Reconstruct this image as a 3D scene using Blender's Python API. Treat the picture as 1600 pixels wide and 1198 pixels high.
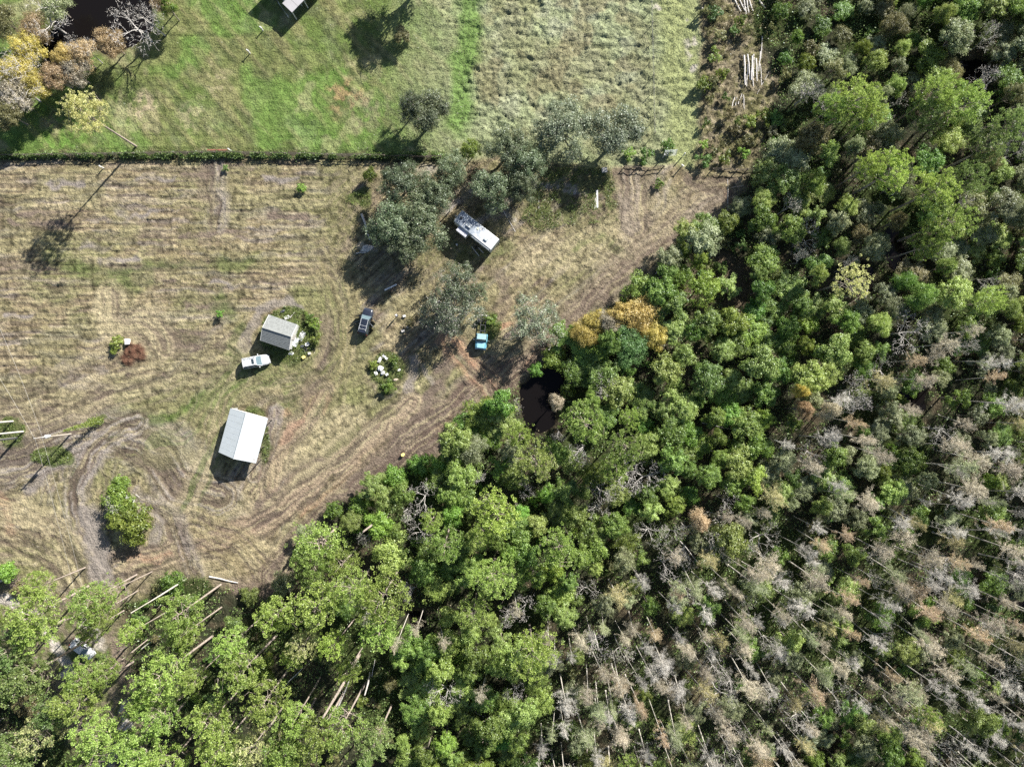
import bpy, math, random
import numpy as np
from mathutils import Vector, Matrix

for _o in list(bpy.data.objects):
    bpy.data.objects.remove(_o, do_unlink=True)
scene = bpy.context.scene
COL = scene.collection
rad = math.radians

# ------------------------------------------------------------------ camera
CAM_H = 120.0
PXM = 1600.0 / 180.0                      # photo pixels per metre on the ground
cam_data = bpy.data.cameras.new("camera")
cam_data.sensor_width = 36.0
cam_data.lens = 24.0
cam_data.clip_start = 1.0
cam_data.clip_end = 3000.0
cam = bpy.data.objects.new("camera", cam_data)
cam.location = (0, 0, CAM_H)
cam.rotation_euler = (0, 0, 0)
COL.objects.link(cam)
scene.camera = cam

# ------------------------------------------------------------------ sky, sun, exposure
SUN_EL = rad(32.0)
SUN_DIR2 = Vector((0.66, 0.75)).normalized()      # towards the sun
SUN_AZ = math.atan2(SUN_DIR2.x, SUN_DIR2.y)
world = bpy.data.worlds.new("World")
scene.world = world
world.use_nodes = True
wn = world.node_tree
wn.nodes.clear()
sky = wn.nodes.new("ShaderNodeTexSky")
sky.sky_type = 'NISHITA'
sky.sun_disc = False
sky.sun_elevation = SUN_EL
sky.sun_rotation = SUN_AZ
sky.air_density = 1.0
sky.dust_density = 1.0
bg = wn.nodes.new("ShaderNodeBackground")
bg.inputs[1].default_value = 0.058
wo = wn.nodes.new("ShaderNodeOutputWorld")
wn.links.new(sky.outputs[0], bg.inputs[0])
wn.links.new(bg.outputs[0], wo.inputs[0])

sun_data = bpy.data.lights.new("sun", 'SUN')
sun_data.energy = 5.0
sun_data.angle = rad(0.5)
sun_data.color = (1.0, 0.955, 0.88)
sun = bpy.data.objects.new("sun", sun_data)
_sd = Vector((SUN_DIR2.x * math.cos(SUN_EL), SUN_DIR2.y * math.cos(SUN_EL), math.sin(SUN_EL)))
sun.rotation_euler = _sd.to_track_quat('Z', 'Y').to_euler()
sun.location = (60, 70, 60)
COL.objects.link(sun)

vs = scene.view_settings
scene.display_settings.display_device = 'sRGB'
vs.view_transform = 'Standard'
vs.look = 'None'
vs.exposure = 1.35
vs.gamma = 1.0
vs.use_curve_mapping = False
scene.render.engine = 'CYCLES'
scene.cycles.max_bounces = 6
scene.cycles.diffuse_bounces = 3
scene.cycles.transmission_bounces = 4
scene.cycles.transparent_max_bounces = 4
scene.cycles.caustics_reflective = False
scene.cycles.caustics_refractive = False
scene.cycles.use_denoising = False
scene.render.filter_size = 1.2 if hasattr(scene.render, 'filter_size') else 1.5

# ------------------------------------------------------------------ helpers
def P(px, py, z=0.0):
    """world xy of a point at height z that shows at photo pixel px, py"""
    k = (CAM_H - z) / CAM_H / PXM
    return ((px - 800.0) * k, (599.0 - py) * k)

def to_px(x, y, z=0.0):
    k = PXM * CAM_H / (CAM_H - z)
    return (800.0 + x * k, 599.0 - y * k)

def hsh(ix, iy, seed):
    a = (ix.astype(np.int64) * 374761393 + iy.astype(np.int64) * 668265263 + seed * 982451653) & 0xffffffff
    a = ((a ^ (a >> 13)) * 1274126177) & 0xffffffff
    a = ((a ^ (a >> 16)) * 2246822519) & 0xffffffff
    a = a ^ (a >> 15)
    return (a & 0xffffff).astype(np.float64) / 16777215.0

def vnoise(x, y, seed=0):
    xf = np.floor(x); yf = np.floor(y)
    tx = x - xf; ty = y - yf
    tx = tx * tx * (3 - 2 * tx); ty = ty * ty * (3 - 2 * ty)
    a = hsh(xf, yf, seed); b = hsh(xf + 1, yf, seed)
    c = hsh(xf, yf + 1, seed); d = hsh(xf + 1, yf + 1, seed)
    return (a * (1 - tx) + b * tx) * (1 - ty) + (c * (1 - tx) + d * tx) * ty

def fbm(x, y, octv=3, seed=0):
    s = 0.0; a = 1.0; t = 0.0
    for i in range(octv):
        s = s + a * vnoise(x * 2 ** i + 17.3 * i, y * 2 ** i - 9.1 * i, seed + i * 7)
        t += a; a *= 0.55
    return s / t

def sstep(a, b, x):
    t = np.clip((x - a) / (b - a), 0, 1)
    return t * t * (3 - 2 * t)

def in_poly(px, py, poly):
    r = np.zeros(np.shape(px), bool)
    n = len(poly)
    for i in range(n):
        x1, y1 = poly[i]; x2, y2 = poly[(i + 1) % n]
        if y1 == y2:
            continue
        c = (y1 > py) != (y2 > py)
        r ^= c & (px < (x2 - x1) * (py - y1) / (y2 - y1) + x1)
    return r

def seg_dist(px, py, pts):
    """distance to a polyline, signed by side, and arc parameter"""
    best = None; arc = None; sgn = None; L0 = 0.0
    for (x1, y1), (x2, y2) in zip(pts[:-1], pts[1:]):
        dx, dy = x2 - x1, y2 - y1; L = math.hypot(dx, dy)
        t = np.clip(((px - x1) * dx + (py - y1) * dy) / (L * L), 0, 1)
        d = np.hypot(px - x1 - t * dx, py - y1 - t * dy)
        s = np.sign((px - x1) * dy - (py - y1) * dx)
        if best is None:
            best, arc, sgn = d, L0 + t * L, s
        else:
            m = d < best
            best = np.where(m, d, best); arc = np.where(m, L0 + t * L, arc); sgn = np.where(m, s, sgn)
        L0 += L
    return best, arc, sgn

def tri_mesh(name, V, F, smooth=False):
    V = np.asarray(V, dtype=np.float32).reshape(-1, 3)
    F = np.asarray(F, dtype=np.int32).reshape(-1, 3)
    me = bpy.data.meshes.new(name)
    me.vertices.add(len(V)); me.vertices.foreach_set("co", V.ravel())
    me.loops.add(F.size); me.loops.foreach_set("vertex_index", F.ravel())
    me.polygons.add(len(F))
    me.polygons.foreach_set("loop_start", np.arange(0, F.size, 3, dtype=np.int32))
    me.polygons.foreach_set("loop_total", np.full(len(F), 3, dtype=np.int32))
    if smooth:
        me.polygons.foreach_set("use_smooth", np.ones(len(F), bool))
    me.update(calc_edges=True)
    me.validate()
    return me

def tagp(o, label=None, cat=None, group=None, kind=None):
    if label: o["label"] = label
    if cat: o["category"] = cat
    if group: o["group"] = group
    if kind: o["kind"] = kind
    return o

def link(name, data, parent=None, mats=()):
    o = bpy.data.objects.new(name, data)
    COL.objects.link(o)
    if parent is not None:
        o.parent = parent
    if data is not None:
        for m in mats:
            data.materials.append(m)
    return o

def empty(name, loc, rz=0.0, label=None, cat=None, group=None):
    o = bpy.data.objects.new(name, None)
    o.empty_display_size = 0.5
    o.location = loc; o.rotation_euler = (0, 0, rz)
    COL.objects.link(o)
    return tagp(o, label, cat, group)

class MB:
    """collects primitives into one mesh object"""
    def __init__(self):
        self.v = []; self.f = []
    def add(self, vs_, fs_):
        b = len(self.v)
        self.v += [tuple(p) for p in vs_]
        self.f += [tuple(b + i for i in f) for f in fs_]
        return self
    def box(self, c, s, rz=0.0, taper=1.0, rot=None):
        hx, hy, hz = s[0] / 2, s[1] / 2, s[2] / 2
        M = rot if rot is not None else Matrix.Rotation(rz, 3, 'Z')
        vs_ = []
        for z, k in ((-hz, 1.0), (hz, taper)):
            for x, y in ((-hx, -hy), (hx, -hy), (hx, hy), (-hx, hy)):
                vs_.append(M @ Vector((x * k, y * k, z)) + Vector(c))
        return self.add(vs_, [(3, 2, 1, 0), (4, 5, 6, 7), (0, 1, 5, 4), (1, 2, 6, 5), (2, 3, 7, 6), (3, 0, 4, 7)])
    def tube(self, pts, radii, n=6, cap=True):
        pts = [Vector(p) for p in pts]
        if not hasattr(radii, '__len__'):
            radii = [radii] * len(pts)
        vs_ = []
        for i, p in enumerate(pts):
            d = (pts[min(i + 1, len(pts) - 1)] - pts[max(i - 1, 0)]).normalized()
            u = d.cross(Vector((0, 0, 1)))
            if u.length < 1e-3: u = Vector((1, 0, 0))
            u.normalize(); w = d.cross(u)
            for k in range(n):
                a = 2 * math.pi * k / n
                vs_.append(p + radii[i] * (math.cos(a) * u + math.sin(a) * w))
        fs_ = []
        for i in range(len(pts) - 1):
            for k in range(n):
                a, b = i * n + k, i * n + (k + 1) % n
                fs_.append((a, b, b + n, a + n))
        if cap:
            fs_.append(tuple(range(n - 1, -1, -1)))
            fs_.append(tuple((len(pts) - 1) * n + k for k in range(n)))
        return self.add(vs_, fs_)
    def prism(self, poly, z0, z1):
        n = len(poly)
        vs_ = [(x, y, z0) for x, y in poly] + [(x, y, z1) for x, y in poly]
        return self.add(vs_, [tuple(range(n - 1, -1, -1)), tuple(range(n, 2 * n))] +
                        [(i, (i + 1) % n, n + (i + 1) % n, n + i) for i in range(n)])
    def loft(self, rings, cap=True):
        n = len(rings[0]); vs_ = [p for r in rings for p in r]; fs_ = []
        for i in range(len(rings) - 1):
            for k in range(n):
                a, b = i * n + k, i * n + (k + 1) % n
                fs_.append((a, b, b + n, a + n))
        if cap:
            fs_.append(tuple(range(n - 1, -1, -1)))
            fs_.append(tuple((len(rings) - 1) * n + k for k in range(n)))
        return self.add(vs_, fs_)
    def slab(self, q, th):
        """four corner points thickened along the normal"""
        q = [Vector(p) for p in q]
        nrm = (q[1] - q[0]).cross(q[2] - q[0]).normalized() * th
        vs_ = [p - nrm for p in q] + q
        return self.add(vs_, [(3, 2, 1, 0), (4, 5, 6, 7), (0, 1, 5, 4), (1, 2, 6, 5), (2, 3, 7, 6), (3, 0, 4, 7)])
    def build(self, name, mat, parent=None, smooth=False, bevel=0.0):
        me = bpy.data.meshes.new(name)
        me.from_pydata([tuple(p) for p in self.v], [], self.f)
        me.materials.append(mat)
        if smooth:
            for p in me.polygons: p.use_smooth = True
        me.update()
        o = bpy.data.objects.new(name, me)
        COL.objects.link(o)
        if parent is not None: o.parent = parent
        if bevel > 0:
            b = o.modifiers.new("bevel", 'BEVEL'); b.width = bevel; b.segments = 2; b.limit_method = 'ANGLE'
        return o

# ------------------------------------------------------------------ materials
def new_mat(name):
    m = bpy.data.materials.new(name); m.use_nodes = True
    nt = m.node_tree; nt.nodes.clear()
    out = nt.nodes.new("ShaderNodeOutputMaterial")
    return m, nt, out

def simple(name, col, rough=0.7, metal=0.0, var=0.25, scale=4.0, bump=0.0, coat=0.0, spec=0.4, col2=None, stretch=(1, 1, 1)):
    m, nt, out = new_mat(name)
    N = nt.nodes; L = nt.links
    b = N.new("ShaderNodeBsdfPrincipled")
    tc = N.new("ShaderNodeTexCoord"); mp = N.new("ShaderNodeMapping")
    mp.inputs['Scale'].default_value = stretch
    L.new(tc.outputs['Object'], mp.inputs[0])
    n1 = N.new("ShaderNodeTexNoise"); n1.inputs['Scale'].default_value = scale; n1.inputs['Detail'].default_value = 5
    n1.inputs['Roughness'].default_value = 0.65
    L.new(mp.outputs[0], n1.inputs['Vector'])
    mx = N.new("ShaderNodeMix"); mx.data_type = 'RGBA'
    c1 = [c * (1 - var) for c in col]
    c2 = [min(1, c * (1 + var)) for c in (col2 or col)]
    mx.inputs[6].default_value = (*c1, 1); mx.inputs[7].default_value = (*c2, 1)
    rp = N.new("ShaderNodeValToRGB"); rp.color_ramp.elements[0].position = 0.34; rp.color_ramp.elements[1].position = 0.66
    L.new(n1.outputs[0], rp.inputs[0]); L.new(rp.outputs[0], mx.inputs[0])
    L.new(mx.outputs[2], b.inputs['Base Color'])
    b.inputs['Roughness'].default_value = rough
    b.inputs['Metallic'].default_value = metal
    b.inputs['Specular IOR Level'].default_value = spec
    if coat: b.inputs['Coat Weight'].default_value = coat; b.inputs['Coat Roughness'].default_value = 0.08
    if bump:
        bp = N.new("ShaderNodeBump"); bp.inputs['Strength'].default_value = bump; bp.inputs['Distance'].default_value = 0.03
        L.new(n1.outputs[0], bp.inputs['Height']); L.new(bp.outputs[0], b.inputs['Normal'])
    L.new(b.outputs[0], out.inputs[0])
    return m

def foliage(name, cols, trans=0.42, hue=0.03, val=0.25, rough=0.6):
    """leaf colours: random per leaf, drifting from plant to plant and limb to limb"""
    m, nt, out = new_mat(name); N = nt.nodes; L = nt.links
    cols = [tuple(min(.8, v * GAIN) for v in c_) for c_ in cols]
    geo = N.new("ShaderNodeNewGeometry")
    rp = N.new("ShaderNodeValToRGB"); cr = rp.color_ramp
    cr.elements[0].position = 0.0; cr.elements[0].color = (*cols[0], 1)
    cr.elements[1].position = 1.0; cr.elements[1].color = (*cols[-1], 1)
    for i, c in enumerate(cols[1:-1]):
        e = cr.elements.new((i + 1) / (len(cols) - 1)); e.color = (*c, 1)
    oi = N.new("ShaderNodeObjectInfo")
    nz = N.new("ShaderNodeTexNoise"); nz.inputs['Scale'].default_value = 0.9; nz.inputs['Detail'].default_value = 2
    L.new(geo.outputs['Position'], nz.inputs['Vector'])
    # ramp position = 0.6*island + 0.9*(noise-0.5)+...
    a1 = N.new("ShaderNodeMath"); a1.operation = 'MULTIPLY'; a1.inputs[1].default_value = 0.55
    L.new(geo.outputs['Random Per Island'], a1.inputs[0])
    a2 = N.new("ShaderNodeMath"); a2.operation = 'MULTIPLY_ADD'; a2.inputs[1].default_value = 1.3; a2.inputs[2].default_value = -0.42
    L.new(nz.outputs[0], a2.inputs[0])
    a3 = N.new("ShaderNodeMath"); a3.operation = 'ADD'; a3.use_clamp = True
    L.new(a1.outputs[0], a3.inputs[0]); L.new(a2.outputs[0], a3.inputs[1])
    L.new(a3.outputs[0], rp.inputs[0])
    hs = N.new("ShaderNodeHueSaturation")
    mr = N.new("ShaderNodeMapRange"); mr.inputs[3].default_value = 0.5 - hue; mr.inputs[4].default_value = 0.5 + hue
    L.new(oi.outputs['Random'], mr.inputs[0]); L.new(mr.outputs[0], hs.inputs['Hue'])
    ml = N.new("ShaderNodeMath"); ml.operation = 'MULTIPLY'; ml.inputs[1].default_value = 7.13
    fr = N.new("ShaderNodeMath"); fr.operation = 'FRACT'
    L.new(oi.outputs['Random'], ml.inputs[0]); L.new(ml.outputs[0], fr.inputs[0])
    mv = N.new("ShaderNodeMapRange"); mv.inputs[3].default_value = 1 - val; mv.inputs[4].default_value = 1 + val
    L.new(fr.outputs[0], mv.inputs[0]); L.new(mv.outputs[0], hs.inputs['Value'])
    L.new(rp.outputs[0], hs.inputs['Color'])
    d = N.new("ShaderNodeBsdfDiffuse"); t = N.new("ShaderNodeBsdfTranslucent")
    g = N.new("ShaderNodeBsdfGlossy"); g.inputs['Roughness'].default_value = 0.45
    g.inputs['Color'].default_value = (0.9, 0.95, 1, 1)
    L.new(hs.outputs[0], d.inputs[0]); L.new(hs.outputs[0], t.inputs[0])
    ms = N.new("ShaderNodeMixShader"); ms.inputs[0].default_value = trans
    L.new(d.outputs[0], ms.inputs[1]); L.new(t.outputs[0], ms.inputs[2])
    ms2 = N.new("ShaderNodeMixShader"); ms2.inputs[0].default_value = 0.03
    L.new(ms.outputs[0], ms2.inputs[1]); L.new(g.outputs[0], ms2.inputs[2])
    L.new(ms2.outputs[0], out.inputs[0])
    return m

M = {}
GAIN = 1.22
M['pine'] = foliage('pine_needles', [(0.11, 0.17, 0.035), (0.235, 0.325, 0.075), (0.37, 0.46, 0.145)], hue=0.012)
M['pine_y'] = foliage('pine_needles_yellow', [(0.15, 0.23, 0.04), (0.30, 0.40, 0.085), (0.43, 0.52, 0.16)], hue=0.01)
M['pine_d'] = foliage('pine_needles_dark', [(0.07, 0.115, 0.035), (0.15, 0.215, 0.065), (0.25, 0.32, 0.12)], hue=0.015)
M['pine_pale'] = foliage('pine_needles_pale', [(0.32, 0.31, 0.13), (0.46, 0.48, 0.20), (0.62, 0.60, 0.32)], hue=0.01)
M['oak'] = foliage('oak_leaves', [(0.07, 0.10, 0.05), (0.13, 0.165, 0.085), (0.25, 0.285, 0.18)], hue=0.015)
M['oakmoss'] = foliage('oak_moss_leaves', [(0.085, 0.11, 0.06), (0.17, 0.205, 0.125), (0.32, 0.345, 0.25)], hue=0.01)
M['broad'] = foliage('bay_leaves', [(0.06, 0.11, 0.024), (0.145, 0.22, 0.045), (0.30, 0.39, 0.11)], hue=0.012)
M['broad_l'] = foliage('swamp_leaves_light', [(0.125, 0.18, 0.045), (0.26, 0.335, 0.085), (0.41, 0.47, 0.19)], hue=0.012)
M['broad_g'] = foliage('swamp_leaves_grey', [(0.12, 0.14, 0.065), (0.23, 0.26, 0.13), (0.40, 0.42, 0.27)], hue=0.012)
M['willow'] = foliage('willow_leaves', [(0.07, 0.16, 0.045), (0.14, 0.27, 0.08), (0.25, 0.38, 0.15)], hue=0.01)
M['orange'] = foliage('autumn_leaves', [(0.26, 0.20, 0.07), (0.46, 0.35, 0.12), (0.60, 0.50, 0.21)], hue=0.008, val=.1)
M['gold'] = foliage('gold_leaves', [(0.26, 0.22, 0.06), (0.45, 0.38, 0.10), (0.58, 0.50, 0.18)], hue=0.008, val=.15)
M['rust'] = foliage('rust_leaves', [(0.20, 0.145, 0.075), (0.34, 0.25, 0.14), (0.46, 0.37, 0.24)], hue=0.01, val=.2)
M['cyp_tan'] = foliage('cypress_twigs_tan', [(0.18, 0.16, 0.115), (0.335, 0.295, 0.215), (0.50, 0.455, 0.35)], hue=0.008, trans=0.25)
M['cyp_rust'] = foliage('cypress_twigs_rust', [(0.22, 0.16, 0.09), (0.38, 0.29, 0.18), (0.52, 0.43, 0.30)], hue=0.008, trans=0.25)
M['cyp_grey'] = foliage('cypress_twigs_grey', [(0.22, 0.205, 0.18), (0.37, 0.35, 0.31), (0.54, 0.52, 0.47)], hue=0.008, trans=0.2)
M['cyp_gold'] = foliage('cypress_twigs_gold', [(0.20, 0.18, 0.08), (0.33, 0.30, 0.13), (0.44, 0.41, 0.22)], hue=0.01, trans=0.2)
M['cyp_green'] = foliage('cypress_twigs_green', [(0.14, 0.17, 0.08), (0.25, 0.29, 0.14), (0.38, 0.40, 0.25)], hue=0.01, trans=0.2)
M['shrub'] = foliage('shrub_leaves', [(0.06, 0.105, 0.02), (0.13, 0.20, 0.035), (0.25, 0.33, 0.075)])
M['shrub_l'] = foliage('shrub_leaves_bright', [(0.10, 0.18, 0.03), (0.19, 0.30, 0.05), (0.30, 0.42, 0.10)])
M['shrub_o'] = foliage('shrub_leaves_olive', [(0.10, 0.10, 0.04), (0.17, 0.17, 0.07), (0.28, 0.26, 0.13)])
M['under'] = foliage('undergrowth_leaves', [(0.05, 0.085, 0.02), (0.12, 0.175, 0.045), (0.26, 0.33, 0.11)])
M['under_o'] = foliage('undergrowth_litter', [(0.09, 0.075, 0.045), (0.20, 0.175, 0.10), (0.38, 0.34, 0.23)], trans=0.15)
M['weeds'] = foliage('weed_leaves', [(0.10, 0.16, 0.03), (0.20, 0.29, 0.06), (0.33, 0.42, 0.13)])
GAIN = 0.62
M['straw'] = foliage('straw', [(0.20, 0.165, 0.10), (0.36, 0.31, 0.19), (0.55, 0.49, 0.32)], trans=0.15)
M['grass'] = foliage('grass_blades', [(0.16, 0.20, 0.055), (0.27, 0.32, 0.10), (0.45, 0.46, 0.22)], trans=0.3)
M['sage'] = foliage('sage_grass', [(0.20, 0.22, 0.11), (0.32, 0.35, 0.20), (0.48, 0.50, 0.34)], trans=0.25)

M['bark_pine'] = simple('pine_bark', (0.27, 0.225, 0.19), 0.9, var=0.4, scale=5, stretch=(1, 1, .3), bump=0.6)
M['bark_pale'] = simple('cypress_bark', (0.44, 0.41, 0.36), 0.9, var=0.3, scale=6, stretch=(1, 1, .25), bump=0.4)
M['bark_oak'] = simple('oak_bark', (0.22, 0.19, 0.16), 0.9, var=0.35, scale=5, bump=0.6)
M['dead'] = simple('dead_wood', (0.42, 0.395, 0.37), 0.85, var=0.25, scale=6, stretch=(1, 1, .3), bump=0.3)
M['log'] = simple('log_bark', (0.46, 0.38, 0.30), 0.9, var=0.35, scale=5, bump=0.4)
M['pole'] = simple('pole_wood', (0.34, 0.30, 0.25), 0.9, var=0.25, scale=5, stretch=(1, 1, .2))
M['fence'] = simple('fence_board', (0.13, 0.11, 0.09), 0.9, var=0.35, scale=3)
M['greyw'] = simple('weathered_wood', (0.42, 0.40, 0.37), 0.85, var=0.25, scale=6)
M['white'] = simple('white_paint', (0.55, 0.55, 0.54), 0.5, var=0.06, scale=3)
M['whitem'] = simple('white_sheet_metal', (0.50, 0.52, 0.52), 0.45, var=0.07, scale=2)
M['galv'] = simple('galvanised_steel', (0.62, 0.64, 0.66), 0.4, 0.3, var=0.12, scale=4)
M['black'] = simple('black_rubber', (0.03, 0.03, 0.032), 0.75, var=0.3, scale=6)
M['dark'] = simple('dark_plastic', (0.05, 0.05, 0.055), 0.6, var=0.2)
M['glass'] = simple('car_glass', (0.03, 0.045, 0.055), 0.08, 0.0, var=0.1, spec=0.8)
M['glass_b'] = simple('windscreen_glass', (0.10, 0.145, 0.165), 0.08, 0.0, var=0.1, spec=0.9)
M['chrome'] = simple('chrome', (0.6, 0.6, 0.62), 0.25, 0.9, var=0.05)
M['car_white'] = simple('white_car_paint', (0.50, 0.51, 0.52), 0.3, var=0.04, scale=1.5, coat=0.5)
M['car_navy'] = simple('navy_car_paint', (0.018, 0.022, 0.035), 0.25, var=0.2, scale=1.5, coat=0.8)
M['car_blue'] = simple('faded_blue_paint', (0.11, 0.30, 0.38), 0.45, var=0.10, scale=2.2, col2=(0.14, 0.36, 0.45), coat=0.1)
M['cab_pale'] = simple('faded_pale_blue_paint', (0.27, 0.42, 0.46), 0.5, var=0.10, scale=2.5)
M['slate'] = simple('grey_shingles', (0.20, 0.21, 0.205), 0.95, var=0.22, scale=3.5, bump=0.5, spec=0.1)
M['wall_w'] = simple('white_siding', (0.52, 0.52, 0.50), 0.7, var=0.06, scale=2)
M['red'] = simple('red_plastic', (0.4, 0.06, 0.03), 0.6, var=0.2)
M['yellow'] = simple('pale_yellow_plastic', (0.75, 0.65, 0.22), 0.5, var=0.1)
M['tarp'] = simple('dark_tarp', (0.05, 0.055, 0.07), 0.5, var=0.3, scale=3)
M['rubble'] = simple('pale_rubble', (0.50, 0.50, 0.52), 0.85, var=0.3, scale=4, bump=0.4)
M['wire'] = simple('wire', (0.30, 0.29, 0.27), 0.6, 0.2, var=0.1)
M['tyre'] = M['black']

GAIN = 1.0
M['weeds2'] = foliage('low_weed_leaves', [(0.06, 0.10, 0.02), (0.13, 0.19, 0.045), (0.25, 0.32, 0.10)])
M['log_pale'] = simple('bleached_log', (0.58, 0.55, 0.52), 0.8, var=0.2, scale=6, bump=0.3)
# ------------------------------------------------------------------ ground: one sheet, relief and soil colours
CELL = 0.24
gx = np.arange(-95.0, 95.01, CELL); gy = np.arange(-72.0, 72.01, CELL)
NX, NY = len(gx), len(gy)
GX, GY = np.meshgrid(gx, gy)
PXg = 800.0 + GX * PXM; PYg = 599.0 - GY * PXM
print("ground grid", NX, NY)

def blur(a, s):
    if s <= 0: return a
    r = max(1, int(s * 2.2)); k = np.exp(-0.5 * (np.arange(-r, r + 1) / s) ** 2); k /= k.sum()
    p = np.pad(a, ((r, r), (0, 0)), mode='edge'); o = np.zeros_like(a)
    for i, w in enumerate(k): o += w * p[i:i + a.shape[0], :]
    p = np.pad(o, ((0, 0), (r, r)), mode='edge'); o = np.zeros_like(a)
    for i, w in enumerate(k): o += w * p[:, i:i + a.shape[1]]
    return o

wob1 = fbm(GX * 0.35, GY * 0.35, 3, 11) - 0.5
wob2 = fbm(GX * 0.35, GY * 0.35, 3, 23) - 0.5
WX = PXg + wob1 * 26; WY = PYg + wob2 * 26

def region(poly, soft=2.0, warp=True):
    return blur(in_poly(WX if warp else PXg, WY if warp else PYg, poly).astype(float), soft)

FOREST = [(1175, -200), (1180, 60), (1215, 120), (1200, 200), (1172, 262), (1168, 300), (1120, 345), (1062, 368), (1035, 405), (1010, 440), (965, 470),
          (900, 505), (862, 548), (835, 590), (800, 612), (765, 628), (735, 650), (712, 682), (690, 712), (640, 722),
          (585, 748), (560, 775), (515, 795), (480, 835), (462, 870), (452, 915), (425, 935), (395, 922), (350, 915), (300, 902),
          (255, 905), (225, 930), (150, 952), (105, 948), (60, 925), (25, 905), (-200, 890), (-200, 1500), (1900, 1500), (1900, -200)]
PASTURE = [(-200, -200), (1090, -200), (1095, 150), (1090, 262), (1060, 256), (940, 262), (860, 250), (690, 246), (340, 238), (-200, 240)]
SAGE = [(742, -200), (1010, -200), (1020, 90), (1035, 215), (1000, 235), (900, 215), (800, 200), (735, 210), (722, 120)]
BRUSH = [(1085, -200), (1185, -200), (1225, 120), (1210, 190), (1180, 262), (1095, 262), (1090, 100)]
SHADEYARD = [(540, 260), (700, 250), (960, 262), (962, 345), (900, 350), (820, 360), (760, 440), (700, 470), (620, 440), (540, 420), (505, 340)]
CARLOT = [(-50, 930), (20, 905), (60, 935), (110, 950), (170, 950), (200, 1000), (190, 1060), (215, 1150), (160, 1250), (90, 1100), (60, 1040), (-50, 1000)]
mF = region(FOREST, 1.5); mP = region(PASTURE, 1.5, True) * (1 - mF)
mS = np.clip(region(SAGE, 16) + .6 * wob2, 0, 1) * mP; mB = region(BRUSH, 5) * (1 - mP)
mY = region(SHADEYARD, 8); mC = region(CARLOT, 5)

c = lambda *a: np.array(a)
STRAW = c(.345, .285, .165); STRAW2 = c(.50, .43, .27); MAUVE = c(.235, .185, .145); DSOIL = c(.13, .095, .078)
GREYM = c(.33, .29, .255); ORNG = c(.47, .29, .19); GRN = c(.125, .175, .05); GRN2 = c(.21, .24, .09); SAGEC = c(.31, .345, .20)
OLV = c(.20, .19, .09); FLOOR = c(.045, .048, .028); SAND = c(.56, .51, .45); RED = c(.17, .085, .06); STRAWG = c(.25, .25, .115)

def mixc(col, c2, m):
    m = np.clip(m, 0, 1)[..., None]
    return col * (1 - m) + c2 * m

# flow coordinates: u across the mowing passes, v along them
EDGE = [(-120, 905), (30, 925), (180, 940), (330, 920), (450, 905), (520, 800), (610, 735), (705, 675), (790, 600), (880, 520), (960, 450), (1040, 380), (1110, 320), (1250, 250)]
dE, aE, sE = seg_dist(PXg, PYg, EDGE)
ISL = (192, 790)
rI = np.hypot(PXg - ISL[0], (PYg - ISL[1]) * 0.9); tI = np.arctan2(PYg - ISL[1], PXg - ISL[0])
w_isl = 1 - sstep(115, 190, rI)
w_top = (1 - sstep(500, 590, PYg + (PXg - 200) * 0.25)) * (1 - sstep(470, 560, PXg))
w_top = w_top * (1 - w_isl)
w_edge = (1 - w_top) * (1 - w_isl)
def flow(fu, fv, seed, o=2):
    a = fbm(PYg * fu + 2 * wob1, PXg * fv * .7, o, seed)
    b = fbm((rI + 34 * wob1 + 22 * np.sin(tI * 2 + 1)) * fu, tI * 150 * fv + PXg * fv, o, seed + 50)
    e = fbm(dE * fu, aE * fv, o, seed + 90)
    return w_top * a + w_isl * b + w_edge * e

g1 = flow(.30, .012, 201, 3); g2 = flow(.62, .03, 205, 2)
f1 = flow(.16, .012, 1, 3); f2 = flow(.055, .008, 5, 2); f3 = flow(.45, .05, 8, 2); f4 = flow(.11, .014, 33, 2)
big = fbm(GX * .09, GY * .09, 3, 3); med = fbm(GX * .4, GY * .4, 3, 4); fin = fbm(GX * 1.6, GY * 1.6, 2, 6)
clod = fbm(GX * 2.1, GY * 2.1, 2, 9)

# mown straw field
col = np.zeros(GX.shape + (3,)) + STRAW
col = mixc(col, STRAW2, sstep(.45, .72, med) * .8)
col = mixc(col, STRAWG, sstep(.46, .62, big * .6 + med * .2 + f2 * .2) * .75)
col = mixc(col, MAUVE, sstep(.56, .70, f1 * .6 + f2 * .4) * .85)
col = mixc(col, GREYM, sstep(.60, .72, f4) * .75)
col = mixc(col, MAUVE, sstep(.60, .76, f3) * .45)
col = mixc(col, STRAW2, sstep(.50, .62, g1) * .55)
col = mixc(col, MAUVE * .8, sstep(.50, .40, g1) * .0 + (1 - sstep(.36, .46, g1)) * .5)
col = mixc(col, MAUVE * .7, (1 - sstep(.34, .44, g2)) * .4)
col = mixc(col, STRAWG, sstep(.44, .58, fbm(GX * .16, GY * .28, 3, 311)) * .38)
# straighter passes of the upper field: thin dark seams every 2 to 3 m
seam = np.abs(((PYg + 7 * (fbm(PXg * .012, PYg * .004, 2, 41) - .5)) / 19.5) % 1 - .5) * 2
seamw = w_top * sstep(.86, .97, seam) * sstep(.36, .55, fbm(PXg * .02, PYg * .06, 2, 43))
col = mixc(col, DSOIL, seamw * .6)

strokes = []
_C = dict(m=MAUVE, d=DSOIL, g=GREYM, o=ORNG, n=GRN, l=GRN2, w=SAND, s=STRAW2, r=RED, f=FLOOR, y=STRAWG)
def stroke(k, width, strength, soft, pts, brk=0.0):
    strokes.append((k, width, strength, soft, pts, brk))
S = stroke
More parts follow.
